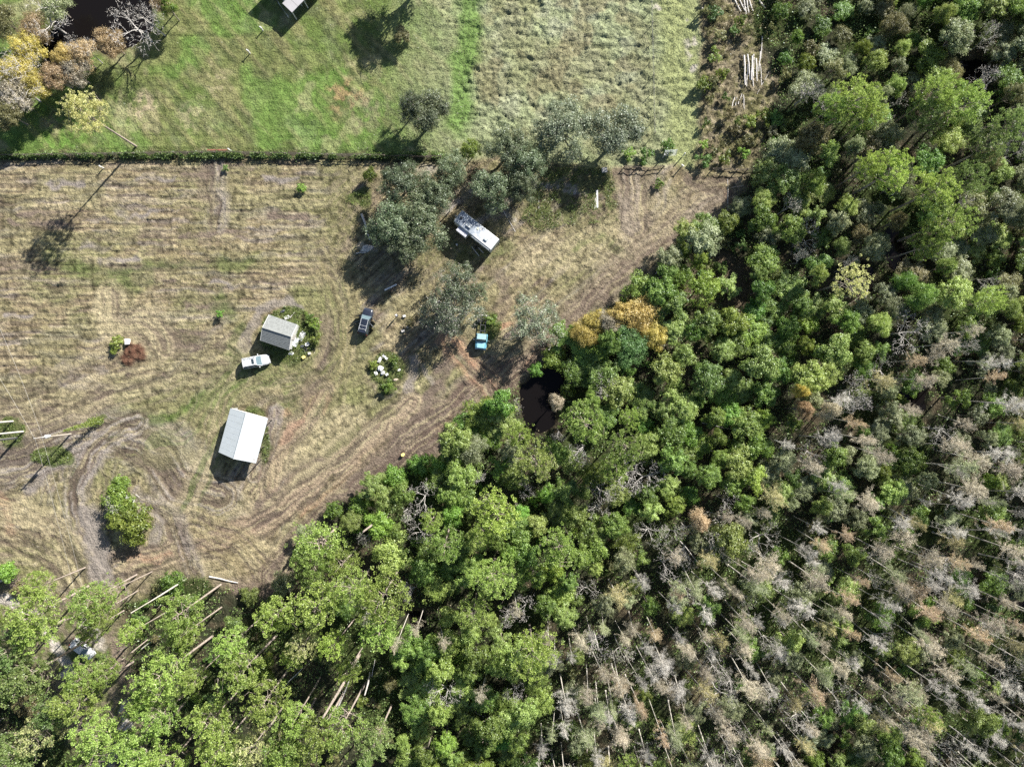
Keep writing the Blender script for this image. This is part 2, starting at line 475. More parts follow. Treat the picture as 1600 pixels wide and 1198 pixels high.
# grey mud passes sweeping round the shrub island
S('g', 58, .85, 26, [(-20, 735), (60, 705), (120, 690), (190, 668), (250, 680), (300, 715)], .4)
S('g', 26, .8, 14, [(150, 700), (128, 740), (122, 790), (140, 845), (180, 872)], .4)
S('m', 30, .7, 16, [(225, 715), (265, 755), (295, 775), (330, 765)], .3)
S('g', 22, .7, 10, [(215, 770), (240, 790), (250, 820), (240, 845)], .3)
S('m', 26, .8, 10, [(160, 868), (230, 862), (330, 850), (360, 838)], .2)
S('o', 12, .8, 6, [(200, 874), (290, 866), (345, 852), (400, 822), (450, 790), (480, 765)], .2)
S('o', 12, .6, 6, [(330, 838), (385, 812), (430, 790)], .2)
S('m', 20, .7, 8, [(285, 795), (290, 830), (300, 850)], .3)
S('n', 14, .7, 8, [(118, 720), (122, 760), (118, 800)], .2)
S('n', 22, .45, 12, [(110, 790), (125, 860), (150, 905)], .4)
S('n', 26, .55, 16, [(170, 690), (250, 655), (310, 630), (350, 605), (375, 585)], .4)
S('n', 12, .8, 6, [(222, 655), (262, 650), (300, 630)], .3)
S('y', 30, .5, 14, [(180, 660), (300, 600), (340, 590)], .3)
S('m', 14, .7, 8, [(60, 690), (100, 668), (150, 640)], .2)
S('o', 14, .7, 8, [(0, 780), (12, 800), (15, 830)], .3)
# field patches
for x, y, L, k in [(105, 290, 60, 'g'), (240, 277, 50, 'g'), (310, 272, 60, 'm'), (210, 335, 60, 'g'), (150, 386, 40, 'g'), (330, 365, 100, 'm'),
                   (185, 405, 60, 'g'), (190, 423, 90, 'm'), (60, 350, 90, 'm'), (345, 445, 30, 'g'), (330, 475, 60, 'm'), (450, 340, 60, 'm'),
                   (240, 437, 60, 'm'), (30, 495, 40, 'g'), (130, 575, 70, 'g'), (110, 605, 40, 'g'), (440, 278, 50, 'g'), (60, 330, 60, 'm'),
                   (280, 540, 60, 'm'), (225, 585, 60, 'm'), (300, 520, 40, 'm'), (60, 580, 80, 'm')]:
    S(k, 9, .75, 6, [(x - L / 2, y), (x + L / 2, y + 1)], .5)
S('n', 30, .55, 14, [(90, 400), (160, 432), (220, 440)], .4)
S('n', 22, .4, 14, [(230, 415), (330, 420), (400, 400)], .5)
S('g', 18, .6, 8, [(335, 255), (342, 300), (338, 330)], .3)
S('m', 18, .6, 8, [(318, 262), (322, 310)], .3)
S('s', 46, .7, 22, [(170, 470), (175, 520), (230, 495), (255, 540)], .3)
S('y', 46, .8, 22, [(400, 560), (450, 590), (520, 560), (510, 480), (470, 470)], .3)
S('y', 60, .6, 26, [(530, 470), (560, 520), (540, 620), (520, 700)], .4)
S('n', 20, .45, 10, [(400, 580), (450, 600), (500, 575)], .4)
S('n', 24, .45, 12, [(340, 470), (380, 520), (360, 560)], .5)
S('g', 14, .9, 5, [(405, 482), (425, 470), (450, 472), (475, 485)], .1)
S('g', 16, .8, 6, [(385, 545), (390, 520), (402, 495)], .2)
S('m', 16, .7, 7, [(505, 500), (510, 540), (500, 570)], .2)
# between barn and track
S('g', 18, .8, 8, [(432, 640), (425, 670), (415, 700), (408, 725)], .2)
S('o', 13, .9, 6, [(485, 610), (480, 640), (455, 662), (440, 690)], .2)
S('o', 9, .6, 5, [(513, 615), (507, 650)], .2)
S('o', 12, .6, 6, [(405, 655), (430, 648), (445, 640)], .2)
S('n', 30, .5, 14, [(400, 600), (440, 620), (500, 640)], .4)
S('s', 12, .7, 5, [(415, 604), (440, 612)], .2)
# diagonal bands towards the tree line
S('m', 40, .8, 16, [(400, 800), (450, 770), (500, 730), (545, 690)], .4)
S('m', 30, .75, 12, [(540, 790), (590, 735), (640, 680), (690, 635), (730, 600)], .3)
S('d', 26, .6, 12, [(535, 780), (570, 745), (600, 720), (625, 690)], .4)
S('m', 22, .8, 9, [(640, 718), (670, 700), (690, 680)], .2)
S('r', 14, .55, 8, [(620, 712), (655, 700), (680, 678)], .2)
S('o', 16, .5, 8, [(470, 800), (520, 770), (560, 715), (600, 670)], .4)
S('s', 30, .5, 14, [(480, 680), (540, 650), (600, 640)], .4)
S('o', 12, .45, 8, [(690, 670), (700, 640), (720, 610)], .3)
S('y', 30, .5, 12, [(510, 700), (550, 680), (590, 690)], .4)
S('d', 12, .5, 6, [(430, 820), (455, 800), (480, 785)], .3)
S('m', 24, .7, 10, [(370, 915), (400, 925), (430, 935)], .2)
S('d', 10, .5, 4, [(380, 890), (410, 915), (430, 930)], .2)
S('m', 30, .6, 14, [(200, 900), (280, 892), (340, 900)], .4)
S('s', 46, .5, 22, [(330, 880), (400, 860), (440, 880)], .3)
S('m', 22, .6, 10, [(170, 900), (185, 935)], .3)
S('m', 44, .9, 18, [(432, 900), (475, 850), (525, 800), (575, 758), (635, 712), (690, 688)], .25)
S('m', 26, .85, 10, [(330, 840), (400, 815), (470, 770), (540, 715), (600, 665), (640, 620)], .25)
S('m', 34, .9, 14, [(585, 730), (640, 672), (700, 628), (760, 600), (800, 575)], .2)
S('s', 22, .8, 10, [(420, 790), (500, 735), (570, 690), (620, 640)], .3)
S('s', 30, .7, 14, [(430, 740), (480, 705), (540, 665)], .3)
S('s', 40, .6, 20, [(250, 690), (320, 740), (370, 790)], .3)
S('d', 14, .6, 7, [(560, 760), (600, 725), (625, 700)], .2)
S('y', 40, .7, 18, [(490, 600), (540, 600), (600, 640)], .3)
S('m', 24, .8, 10, [(700, 560), (680, 600), (660, 640)], .3)
S('m', 20, .85, 9, [(800, 600), (860, 540), (905, 490), (950, 450), (1000, 400), (1050, 360)], .15)
S('g', 34, .85, 12, [(165, 905), (150, 850), (140, 800)], .3)
S('g', 16, .85, 7, [(40, 770), (90, 720), (150, 685)], .15)
S('m', 18, .85, 8, [(255, 700), (290, 735), (345, 765)], .15)
S('m', 14, .85, 7, [(140, 700), (122, 740), (118, 790), (130, 850), (165, 890)], .1)
S('m', 40, .7, 18, [(0, 640), (60, 660), (110, 640), (160, 620)], .4)
# under the sparse oaks and the blue truck
S('o', 16, .9, 6, [(690, 530), (715, 535), (735, 560), (760, 585)], .2)
S('o', 20, .8, 8, [(735, 570), (762, 600), (785, 625)], .25)
S('o', 12, .8, 5, [(785, 510), (800, 505)], .2)
S('r', 26, .5, 12, [(760, 600), (800, 590), (830, 565)], .3)
S('m', 26, .8, 10, [(820, 580), (855, 545), (880, 505), (915, 475)], .3)
S('m', 18, .7, 8, [(915, 478), (940, 440), (975, 405), (1010, 370)], .3)
S('o', 10, .5, 6, [(820, 570), (860, 530)], .2)
S('g', 14, .8, 5, [(632, 610), (645, 580), (652, 560)], .1)
S('g', 12, .6, 5, [(665, 570), (672, 590)], .2)
S('m', 20, .6, 8, [(780, 490), (790, 450), (775, 420)], .3)
S('w', 10, .8, 5, [(740, 345), (785, 320), (820, 300)], .5)
S('w', 14, .9, 6, [(835, 285), (870, 290), (905, 300)], .5)
S('w', 10, .9, 5, [(690, 330), (700, 318), (735, 302)], .3)
S('w', 12, .7, 6, [(660, 262), (690, 265)], .3)
S('w', 14, .6, 6, [(565, 385), (580, 395)], .2)
S('g', 16, .6, 7, [(770, 340), (790, 345), (800, 330)], .3)
S('w', 8, .8, 4, [(790, 335), (805, 350)], .3)
S('l', 26, .7, 8, [(690, 380), (720, 400), (760, 395), (790, 380)], .3)
# north-east corner plot
S('m', 34, .7, 12, [(975, 275), (980, 320), (990, 350)], .3)
S('m', 22, .7, 8, [(1015, 275), (1020, 310)], .3)
S('g', 12, .6, 5, [(1050, 290), (1035, 310)], .2)
S('m', 20, .6, 8, [(1080, 285), (1150, 288)], .4)
S('r', 22, .6, 8, [(1140, 300), (1150, 330)], .2)
S('s', 60, .6, 26, [(830, 400), (900, 400), (980, 370), (1040, 320)], .2)
S('n', 14, .5, 8, [(900, 395), (940, 370), (990, 400)], .5)
S('m', 10, .5, 5, [(1110, 310), (1150, 312)], .3)
# bottom-left drive
S('w', 16, .9, 6, [(-10, 935), (20, 945), (60, 975), (90, 1010), (115, 1070)], .2)
S('w', 14, .8, 6, [(130, 975), (150, 990), (155, 1005)], .3)
S('m', 24, .9, 6, [(15, 908), (28, 920)], .1)
S('w', 14, .8, 6, [(200, 1100), (185, 1150), (175, 1200)], .4)
S('m', 26, .8, 12, [(180, 1010), (205, 1080), (230, 1130)], .4)
CL = {}
for (k, width, strength, soft, pts, brk) in strokes:
    xs = [p[0] for p in pts]; ys = [p[1] for p in pts]; pad = width + soft + 30
    i0 = max(0, int(((min(xs) - pad - 800) / PXM + 95) / CELL)); i1 = min(NX, int(((max(xs) + pad - 800) / PXM + 95) / CELL) + 1)
    j0 = max(0, int(((599 - max(ys) - pad) / PXM + 72) / CELL)); j1 = min(NY, int(((599 - min(ys) + pad) / PXM + 72) / CELL) + 1)
    if i1 <= i0 or j1 <= j0: i1 = i0 + 1 if i1 <= i0 else i1; j1 = j0 + 1 if j1 <= j0 else j1; i0 = min(i0, NX - 1); j0 = min(j0, NY - 1)
    sl = (slice(j0, j1), slice(i0, i1))
    d, a, s_ = seg_dist(WX[sl], WY[sl], pts)
    nz = f1[sl] * .5 + med[sl] * .5
    m = (1 - sstep(width / 2 - soft / 2, width / 2 + soft / 2, d)) * strength
    m = m * (1 - brk + brk * 2 * sstep(.38, .62, nz))
    m *= (1 - mF[sl]) if k not in ('w', 'm') or pts[0][1] < 900 else 1.0
    CL[len(CL)] = (sl, m, _C[k])
def apply_strokes(col, sel):
    for i, (sl, m, cc) in CL.items():
        if sel(i): col[sl] = mixc(col[sl], cc, m)
    return col
col = apply_strokes(col, lambda i: True)
bare = np.zeros(GX.shape)
for i, (sl, m, cc) in CL.items():
    if strokes[i][0] in 'mdgor' : bare[sl] = np.maximum(bare[sl], m)

# thin wheel ruts (pairs), pale or dark
ruts = []
def rut(pts, gap=14, w=2.6, k=MAUVE, s=.55):
    for off in (-gap / 2, gap / 2):
        q = []
        for i, p in enumerate(pts):
            a = pts[max(0, i - 1)]; b = pts[min(len(pts) - 1, i + 1)]
            dx, dy = b[0] - a[0], b[1] - a[1]; L = math.hypot(dx, dy)
            q.append((p[0] - dy / L * off, p[1] + dx / L * off))
        ruts.append((q, w, k, s))
rut([(-10, 770), (50, 730), (110, 705), (180, 680), (240, 660)], s=.5)
rut([(-10, 700), (60, 690), (130, 655), (220, 630), (330, 590)], s=.4)
rut([(160, 890), (120, 820), (118, 750), (150, 700), (215, 690), (280, 750), (320, 775)], gap=18)
rut([(60, 960), (95, 880), (100, 800), (85, 720), (60, 650), (20, 590)], gap=12, k=STRAW2, s=.5)
rut([(230, 870), (340, 853), (430, 800), (520, 745), (600, 690), (660, 640)], gap=16, k=MAUVE, s=.5)
rut([(440, 920), (380, 890), (300, 860)], gap=12, k=DSOIL, s=.5)
rut([(365, 590), (340, 640), (325, 720), (300, 800)], gap=12, k=STRAW2, s=.4)
rut([(700, 540), (745, 590), (790, 640)], gap=10, w=1.6, k=DSOIL, s=.6)
rut([(735, 545), (765, 575), (800, 610)], gap=14, w=1.6, k=DSOIL, s=.5)
rut([(800, 400), (870, 370), (960, 330), (1040, 290)], gap=14, k=MAUVE, s=.35)
rut([(870, 520), (930, 450), (1000, 390), (1060, 345)], gap=18, k=MAUVE, s=.45)
rut([(560, 500), (540, 560), (530, 640), (560, 700)], gap=12, k=STRAW2, s=.4)
rut([(340, 300), (335, 360), (330, 420)], gap=10, k=MAUVE, s=.3)
rut([(1030, 270), (1035, 320), (1000, 360)], gap=12, k=GREYM, s=.5)
rut([(960, 272), (966, 330)], gap=16, k=MAUVE, s=.5)
rut([(990, 272), (996, 330)], gap=12, k=STRAW2, s=.5)
H = np.zeros(GX.shape)
for (q, w, k, s) in ruts:
    d, a, s_ = seg_dist(PXg + wob1 * 8, PYg + wob2 * 8, q)
    m = (1 - sstep(w * .5, w * 1.4, d)) * s * (.4 + .6 * sstep(.35, .6, med))
    col = mixc(col, k, m * (1 - mF)); H -= m * .05 * (1 - mF)

def streaks(pts, spread, seed, st=.8, pale=GREYM * 1.1, dark=MAUVE * .62, freq=.19, soft=.45):
    xs = [p[0] for p in pts]; ys = [p[1] for p in pts]; pad = spread + 25
    i0 = max(0, int(((min(xs) - pad - 800) / PXM + 95) / CELL)); i1 = min(NX, int(((max(xs) + pad - 800) / PXM + 95) / CELL) + 1)
    j0 = max(0, int(((599 - max(ys) - pad) / PXM + 72) / CELL)); j1 = min(NY, int(((599 - min(ys) + pad) / PXM + 72) / CELL) + 1)
    sl = (slice(j0, j1), slice(i0, i1))
    X1, Y1 = PXg[sl] + wob1[sl] * 14, PYg[sl] + wob2[sl] * 14
    # smooth the path so that the lines bend without corners
    q = [tuple(p) for p in pts]
    for _ in range(2):
        r_ = [q[0]]
        for A_, B_ in zip(q[:-1], q[1:]):
            r_ += [(A_[0] * .75 + B_[0] * .25, A_[1] * .75 + B_[1] * .25), (A_[0] * .25 + B_[0] * .75, A_[1] * .25 + B_[1] * .75)]
        q = r_ + [q[-1]]
    d, a, s_ = seg_dist(X1, Y1, q); u = d * s_
    n1 = fbm(u * freq + 50, a * .012, 2, seed); n2 = fbm(u * freq * 2.3, a * .03, 2, seed + 3)
    m = (1 - sstep(spread * (1 - soft), spread, d)) * st * (1 - mF[sl]) * (.75 + .25 * sstep(.36, .52, med[sl]))
    col[sl] = mixc(col[sl], pale, m * sstep(.50, .57, n1)); col[sl] = mixc(col[sl], dark, m * (1 - sstep(.42, .49, n1)))
    bare[sl] = np.maximum(bare[sl], m * .8)
    col[sl] = mixc(col[sl], STRAW2, m * sstep(.62, .70, n2) * .7); col[sl] = mixc(col[sl], DSOIL, m * (1 - sstep(.30, .37, n2)) * .7)
    H[sl] += m * ((n1 - .5) * .40 + (n2 - .5) * .20)
streaks([(-30, 745), (50, 715), (125, 685), (195, 682), (250, 715), (285, 765), (340, 775)], 44, 401, .85)
streaks([(215, 660), (150, 690), (122, 740), (116, 790), (135, 850), (175, 900), (190, 950)], 24, 402, .85)
streaks([(-30, 800), (50, 825), (105, 865), (150, 935)], 55, 403, .7, STRAW2, MAUVE * .62)
streaks([(-30, 650), (60, 640), (140, 600), (240, 560), (360, 560)], 60, 404, .5, STRAW2, MAUVE * .62)
streaks([(180, 885), (270, 866), (345, 852), (400, 825), (480, 770), (560, 705), (640, 630)], 26, 405, .8, c(.40, .31, .22), MAUVE * .62)
streaks([(300, 830), (370, 860), (430, 930)], 46, 406, .75, STRAW, MAUVE * .62)
streaks([(432, 905), (475, 850), (525, 800), (575, 758), (635, 705), (700, 655), (770, 595)], 40, 407, .85, MAUVE, DSOIL * 1.2)
streaks([(780, 600), (835, 560), (890, 500), (950, 440), (1020, 380), (1080, 330), (1140, 300)], 40, 408, .6, c(.34, .28, .21), MAUVE * .85)
streaks([(985, 262), (985, 300), (990, 350)], 34, 409, .8, c(.36, .30, .24), MAUVE * .85)
streaks([(700, 530), (740, 575), (800, 635)], 26, 410, .6, ORNG, MAUVE * .8, .25)
streaks([(420, 610), (500, 600), (540, 540), (535, 460), (500, 400)], 34, 411, .5, STRAW, MAUVE * .85)
streaks([(372, 585), (345, 640), (325, 720), (285, 800)], 24, 412, .55, STRAW2, GRN * 1.2)
streaks([(250, 700), (300, 690), (350, 600), (420, 570)], 40, 413, .4, STRAWG, GRN * 1.3)
streaks([(230, 790), (262, 800), (285, 850), (300, 900)], 26, 414, .7, GREYM, MAUVE * .7)
streaks([(335, 250), (342, 300), (338, 350)], 22, 415, .6)
streaks([(175, 460), (178, 510), (230, 500), (260, 545)], 30, 416, .6, STRAW2, MAUVE)
streaks([(430, 640), (422, 680), (412, 720), (400, 740)], 16, 417, .85, GREYM, MAUVE * .62)
streaks([(500, 610), (480, 650), (440, 690), (425, 760)], 30, 418, .6, c(.40, .30, .22), MAUVE)
streaks([(1090, 275), (1150, 278)], 30, 419, .7, STRAW, MAUVE * .7, .12)

# yard under the oaks
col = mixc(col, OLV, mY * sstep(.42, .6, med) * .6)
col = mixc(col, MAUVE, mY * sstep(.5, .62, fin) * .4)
# pasture
pc = np.zeros_like(col) + GRN
pc = mixc(pc, GRN2, sstep(.42, .66, med) * .8)
pc = mixc(pc, OLV, sstep(.45, .62, big) * .4)
pc = mixc(pc, c(.10, .12, .05), (1 - sstep(.36, .47, fbm((GX + GY * .9) * 1.1, (GX - GY * .9) * .35, 2, 301))) * .7)
pc = mixc(pc, c(.13, .24, .05), sstep(.5, .62, fbm(GX * .12, GY * .12, 3, 77)) * .6 * (1 - sstep(500, 740, PXg)))
diag = fbm((PXg - PYg * .9) * .07, (PXg + PYg) * .012, 2, 61)
pc = mixc(pc, STRAW, sstep(.58, .75, diag) * .3)
pc = mixc(pc, STRAW2, sstep(.62, .72, fbm(GX * .22, GY * .22, 3, 65)) * .3)
pc = mixc(pc, SAGEC, sstep(560, 740, PXg + 60 * (med - .5)) * .6)
sg = mixc(np.zeros_like(col) + SAGEC, c(.34, .36, .24), sstep(.4, .65, med))
sg = mixc(sg, OLV, sstep(.52, .66, big) * .5)
sg = mixc(sg, c(.22, .19, .11), sstep(.55, .68, fbm(GX * .25, GY * .25, 2, 70)) * .6)
pc = pc * (1 - mS[..., None]) + sg * mS[..., None]
d, a, s_ = seg_dist(WX, WY, [(735, -50), (728, 70), (722, 130), (716, 190)])
pc = mixc(pc, c(.14, .24, .06), (1 - sstep(8, 30, d)) * .85)
d, a, s_ = seg_dist(WX, WY, [(1058, -50), (1062, 80), (1066, 170), (1075, 262)])
pc = mixc(pc, c(.30, .33, .15), (1 - sstep(14, 40, d)) * .9)
d, a, s_ = seg_dist(WX, WY, [(1075, -50), (1078, 60), (1082, 110)])
pc = mixc(pc, SAND, (1 - sstep(2, 12, d)) * sstep(.5, .6, med) * .9)
for x, y, r_, cc, st in [(215, 175, 42, STRAW2, .4), (340, 130, 26, STRAW2, .4), (300, 185, 30, STRAW2, .4), (540, 150, 40, c(.35, .24, .13), .7),
                         (225, 165, 22, c(.42, .33, .24), .5), (575, 180, 45, c(.25, .22, .14), .5), (1030, 6, 10, SAND, .9), (100, 215, 60, c(.12, .25, .04), .5)]:
    d = np.hypot(WX - x, WY - y)
    pc = mixc(pc, cc, (1 - sstep(r_ * .4, r_, d)) * st * sstep(.48, .6, fbm(GX * 1.1, GY * 1.1, 2, 303)))
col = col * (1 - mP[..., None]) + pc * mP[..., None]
# rough brush strip at the top right
bc = mixc(np.zeros_like(col) + c(.22, .19, .12), OLV, sstep(.4, .6, med))
bc = mixc(bc, c(.34, .29, .2), sstep(.55, .7, fin) * .8)
col = col * (1 - mB[..., None]) + bc * mB[..., None]
# forest floor
NEP = [(812, 345), (835, 300), (850, 262), (955, 262), (962, 300), (966, 345), (930, 350), (880, 352), (850, 362)]
mN = region(NEP, 2) * (1 - mF)
col = mixc(col, c(.15, .16, .07), mN * sstep(.38, .55, med * .5 + fin * .5) * .9)
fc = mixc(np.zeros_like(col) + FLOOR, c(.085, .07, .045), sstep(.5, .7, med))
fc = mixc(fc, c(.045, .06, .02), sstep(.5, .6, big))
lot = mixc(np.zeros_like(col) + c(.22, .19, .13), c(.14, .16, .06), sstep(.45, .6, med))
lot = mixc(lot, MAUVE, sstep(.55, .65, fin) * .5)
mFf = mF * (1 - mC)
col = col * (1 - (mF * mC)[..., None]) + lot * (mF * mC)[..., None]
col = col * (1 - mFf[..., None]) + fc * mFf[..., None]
# clearing on the right of the orange trees, with brown litter
d = np.hypot((WX - 1130) / 1.3, WY - 455)
col = mixc(col, c(.13, .10, .07), (1 - sstep(35, 75, d)) * .8)
d = np.hypot((WX - 1050) / 1.5, WY - 560)
col = mixc(col, c(.10, .075, .06), (1 - sstep(25, 55, d)) * .7)
for (k, width, strength, soft, pts, brk), i in zip(strokes, range(len(strokes))):
    if pts[0][1] > 900 or (pts[0][0] < 60 and pts[0][1] > 900):
        if i in CL:
            sl, m, cc = CL[i]; col[sl] = mixc(col[sl], cc, m)
# overgrown circles
def disc(x, y, rx, ry, soft=4): 
    return 1 - sstep(1 - soft / rx, 1 + soft / rx, np.hypot((WX - x) / rx, (WY - y) / ry))
WEEDS = [(452, 522, 46, 44), (605, 576, 27, 27), (605, 603, 12, 14), (18, 672, 22, 22), (768, 508, 16, 22), (400, 648, 20, 10), (415, 690, 7, 34),
         (80, 712, 34, 14), (150, 657, 16, 5), (560, 310, 20, 12)]
for x, y, rx, ry in WEEDS:
    col = mixc(col, c(.12, .15, .05), disc(x, y, rx, ry) * .85)
# dug heap beside the white box
md = disc(205, 552, 22, 15, 4)
col = mixc(col, c(.15, .075, .05), md * .95)
# ditch and weeds along the fence
df, af, sf = seg_dist(PXg, PYg + wob2 * 10, [(-100, 246), (0, 245), (340, 241), (690, 248)])
col = mixc(col, c(.05, .055, .03), (1 - sstep(4, 9, df)) * .8)
# overall fine mottle
qn = (1 - .55 * bare)[..., None]
col = col * (1 + qn * (.56 * fin[..., None] - .28)) * (1 + qn * (.6 * clod[..., None] - .3))
spk = sstep(.60, .72, fbm(GX * 1.25, GY * 1.25, 2, 140)) * (1 - mF) * (1 - mP)
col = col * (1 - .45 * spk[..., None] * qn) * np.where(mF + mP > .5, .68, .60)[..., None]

# heights
tr = fbm(GX * 2.6, GY * 2.6, 2, 101); tr2 = fbm(GX * 1.1, GY * 1.1, 2, 102)
ridg = flow(.20, .03, 111, 2); ridg2 = flow(.42, .05, 115, 2)
mow = (1 - mF) * (1 - mP)
tm = fbm(GX * 1.6, GY * 1.6, 2, 103)
H += mow * (1 - .7 * bare) * ((tr - .5) * .34 + (tm - .5) * .12 + (g1 - .5) * .34 + (g2 - .5) * .20 + (ridg - .5) * .15)
H -= seamw * .10
rough_strip = (1 - sstep(60, 150, dE)) * mow * sstep(560, 720, PXg + (900 - PYg) * .1)
H += rough_strip * (vnoise(GX * 1.7, GY * 1.7, 120) - .5) * .16
# pasture: short tufts at the left, long lodged tussocks at the right
lump = np.abs(fbm((GX * .8 + GY * .25) + 2 * wob1, GY * 1.3, 3, 130) - .5) * 2
lump2 = np.abs(fbm(GX * .35 + wob2, GY * .5, 2, 131) - .5) * 2
tus = mP * np.clip(mS + sstep(560, 720, PXg) * .5, 0, 1)
H += mP * ((tr - .5) * .16 + (tr2 - .5) * .12) + tus * (-(1 - lump) ** 3 * .30 - (1 - lump2) ** 4 * .34 + (tr - .5) * .16)
H += mP * (1 - sstep(500, 700, PXg)) * (diag - .5) * .25
H += mB * ((tr - .5) * .3 + (tr2 - .5) * .3)
H += mF * ((tr - .5) * .2 + (tr2 - .5) * .25 + (big - .5) * .5)
H += md * .35 * (.3 + tr)
ditch = (1 - sstep(5, 13, df)); H -= ditch * .12
# ponds
POND1 = [(816, 602), (838, 588), (856, 566), (878, 560), (886, 585), (883, 605), (870, 640), (862, 668), (840, 678), (822, 655), (812, 630)]
POND2 = [(62, 95), (75, 55), (90, 15), (100, -60), (230, -60), (240, 10), (232, 45), (205, 75), (178, 88), (150, 75), (120, 85), (95, 105), (65, 118)]
def pmask(poly): return region(poly, 3.0)
SW = [[(1385, 350), (1410, 355), (1425, 400), (1415, 430), (1390, 420)], [(1345, 395), (1365, 410), (1365, 450), (1350, 460), (1340, 430)],
      [(1490, 90), (1540, 95), (1550, 120), (1500, 135)], [(1470, 395), (1510, 400), (1500, 425)], [(1190, 380), (1225, 385), (1220, 400), (1190, 398)],
      [(1570, 900), (1610, 880), (1620, 960), (1580, 950)], [(1400, 600), (1450, 600), (1450, 640), (1410, 640)], [(640, 950), (660, 950), (665, 985), (642, 985)]]
mpond = np.clip(pmask(POND1) + pmask(POND2), 0, 1)
msw = np.zeros_like(H)
for q in SW: msw = np.maximum(msw, region(q, 2.5))
H = H * (1 - mpond) - mpond * .9
H = H - msw * .9
col = mixc(col, c(.035, .025, .018), np.clip(mpond * 1.4, 0, 1))
# level pads
for (x, y, r_) in [(398, 564, 28), (571, 503, 28), (753, 520, 34), (126, 1016, 26), (436, 520, 34), (380, 680, 48), (743, 358, 44), (455, 0, 50)]:
    d = np.hypot(PXg - x, PYg - y); H *= sstep(r_ * .8, r_ * 1.25, d) * .8 + .2
col = np.clip(col, 0.004, .8)

# outer skirt: same sheet carried to the horizon
ext = [3, 8, 16, 30, 60, 120, 250, 500, 1000, 2000]
fx = np.concatenate([[-95 - e for e in ext[::-1]], gx, [gx[-1] + e for e in ext]])
fy = np.concatenate([[-72 - e for e in ext[::-1]], gy, [gy[-1] + e for e in ext]])
n = len(ext)
Hf = np.pad(H, n, mode='edge'); colf = np.pad(col, ((n, n), (n, n), (0, 0)), mode='edge')
FXg, FYg = np.meshgrid(fx, fy)
out_ = np.maximum(np.abs(FXg) - 95, np.abs(FYg) - 72) > 2
Hf = np.where(out_, 0, Hf)
ny, nx = FXg.shape
V = np.stack([FXg, FYg, Hf], -1).reshape(-1, 3).astype(np.float32)
idx = np.arange(ny * nx, dtype=np.int32).reshape(ny, nx)
Q = np.stack([idx[:-1, :-1], idx[:-1, 1:], idx[1:, 1:], idx[1:, :-1]], -1).reshape(-1, 4)
me = bpy.data.meshes.new("ground")
me.vertices.add(len(V)); me.vertices.foreach_set("co", V.ravel())
me.loops.add(Q.size); me.loops.foreach_set("vertex_index", Q.ravel())
me.polygons.add(len(Q)); me.polygons.foreach_set("loop_start", np.arange(0, Q.size, 4, dtype=np.int32))
me.polygons.foreach_set("loop_total", np.full(len(Q), 4, dtype=np.int32))
me.update(calc_edges=True)
at = me.color_attributes.new("soil", 'FLOAT_COLOR', 'POINT')
ca = np.concatenate([colf.reshape(-1, 3), np.ones((ny * nx, 1))], 1).astype(np.float32)
at.data.foreach_set("color", ca.ravel())
ground = link("ground", me); tagp(ground, kind="structure")

gm, nt, out = new_mat("ground_soil"); N_ = nt.nodes; L_ = nt.links
at_ = N_.new("ShaderNodeAttribute"); at_.attribute_name = "soil"
geo = N_.new("ShaderNodeNewGeometry")
n1 = N_.new("ShaderNodeTexNoise"); n1.inputs['Scale'].default_value = 6.5; n1.inputs['Detail'].default_value = 4; n1.inputs['Roughness'].default_value = .7
n2 = N_.new("ShaderNodeTexVoronoi"); n2.inputs['Scale'].default_value = 3.2
L_.new(geo.outputs['Position'], n1.inputs['Vector']); L_.new(geo.outputs['Position'], n2.inputs['Vector'])
mr = N_.new("ShaderNodeMapRange"); mr.inputs[1].default_value = .3; mr.inputs[2].default_value = .7; mr.inputs[3].default_value = .64; mr.inputs[4].default_value = 1.36
L_.new(n1.outputs[0], mr.inputs[0])
mu = N_.new("ShaderNodeVectorMath"); mu.operation = 'SCALE'
L_.new(at_.outputs['Color'], mu.inputs[0]); L_.new(mr.outputs[0], mu.inputs['Scale'])
b = N_.new("ShaderNodeBsdfPrincipled"); b.inputs['Roughness'].default_value = .95; b.inputs['Specular IOR Level'].default_value = .08
L_.new(mu.outputs[0], b.inputs['Base Color'])
ad = N_.new("ShaderNodeMath"); ad.operation = 'ADD'; L_.new(n1.outputs[0], ad.inputs[0]); L_.new(n2.outputs[0], ad.inputs[1])
bp = N_.new("ShaderNodeBump"); bp.inputs['Strength'].default_value = .8; bp.inputs['Distance'].default_value = .12
L_.new(ad.outputs[0], bp.inputs['Height']); L_.new(bp.outputs[0], b.inputs['Normal'])
L_.new(b.outputs[0], out.inputs[0])
me.materials.append(gm)

def ground_z(x, y):
    i = int(round((x + 95) / CELL)); j = int(round((y + 72) / CELL))
    if 0 <= i < NX and 0 <= j < NY: return float(H[j, i])
    return 0.0

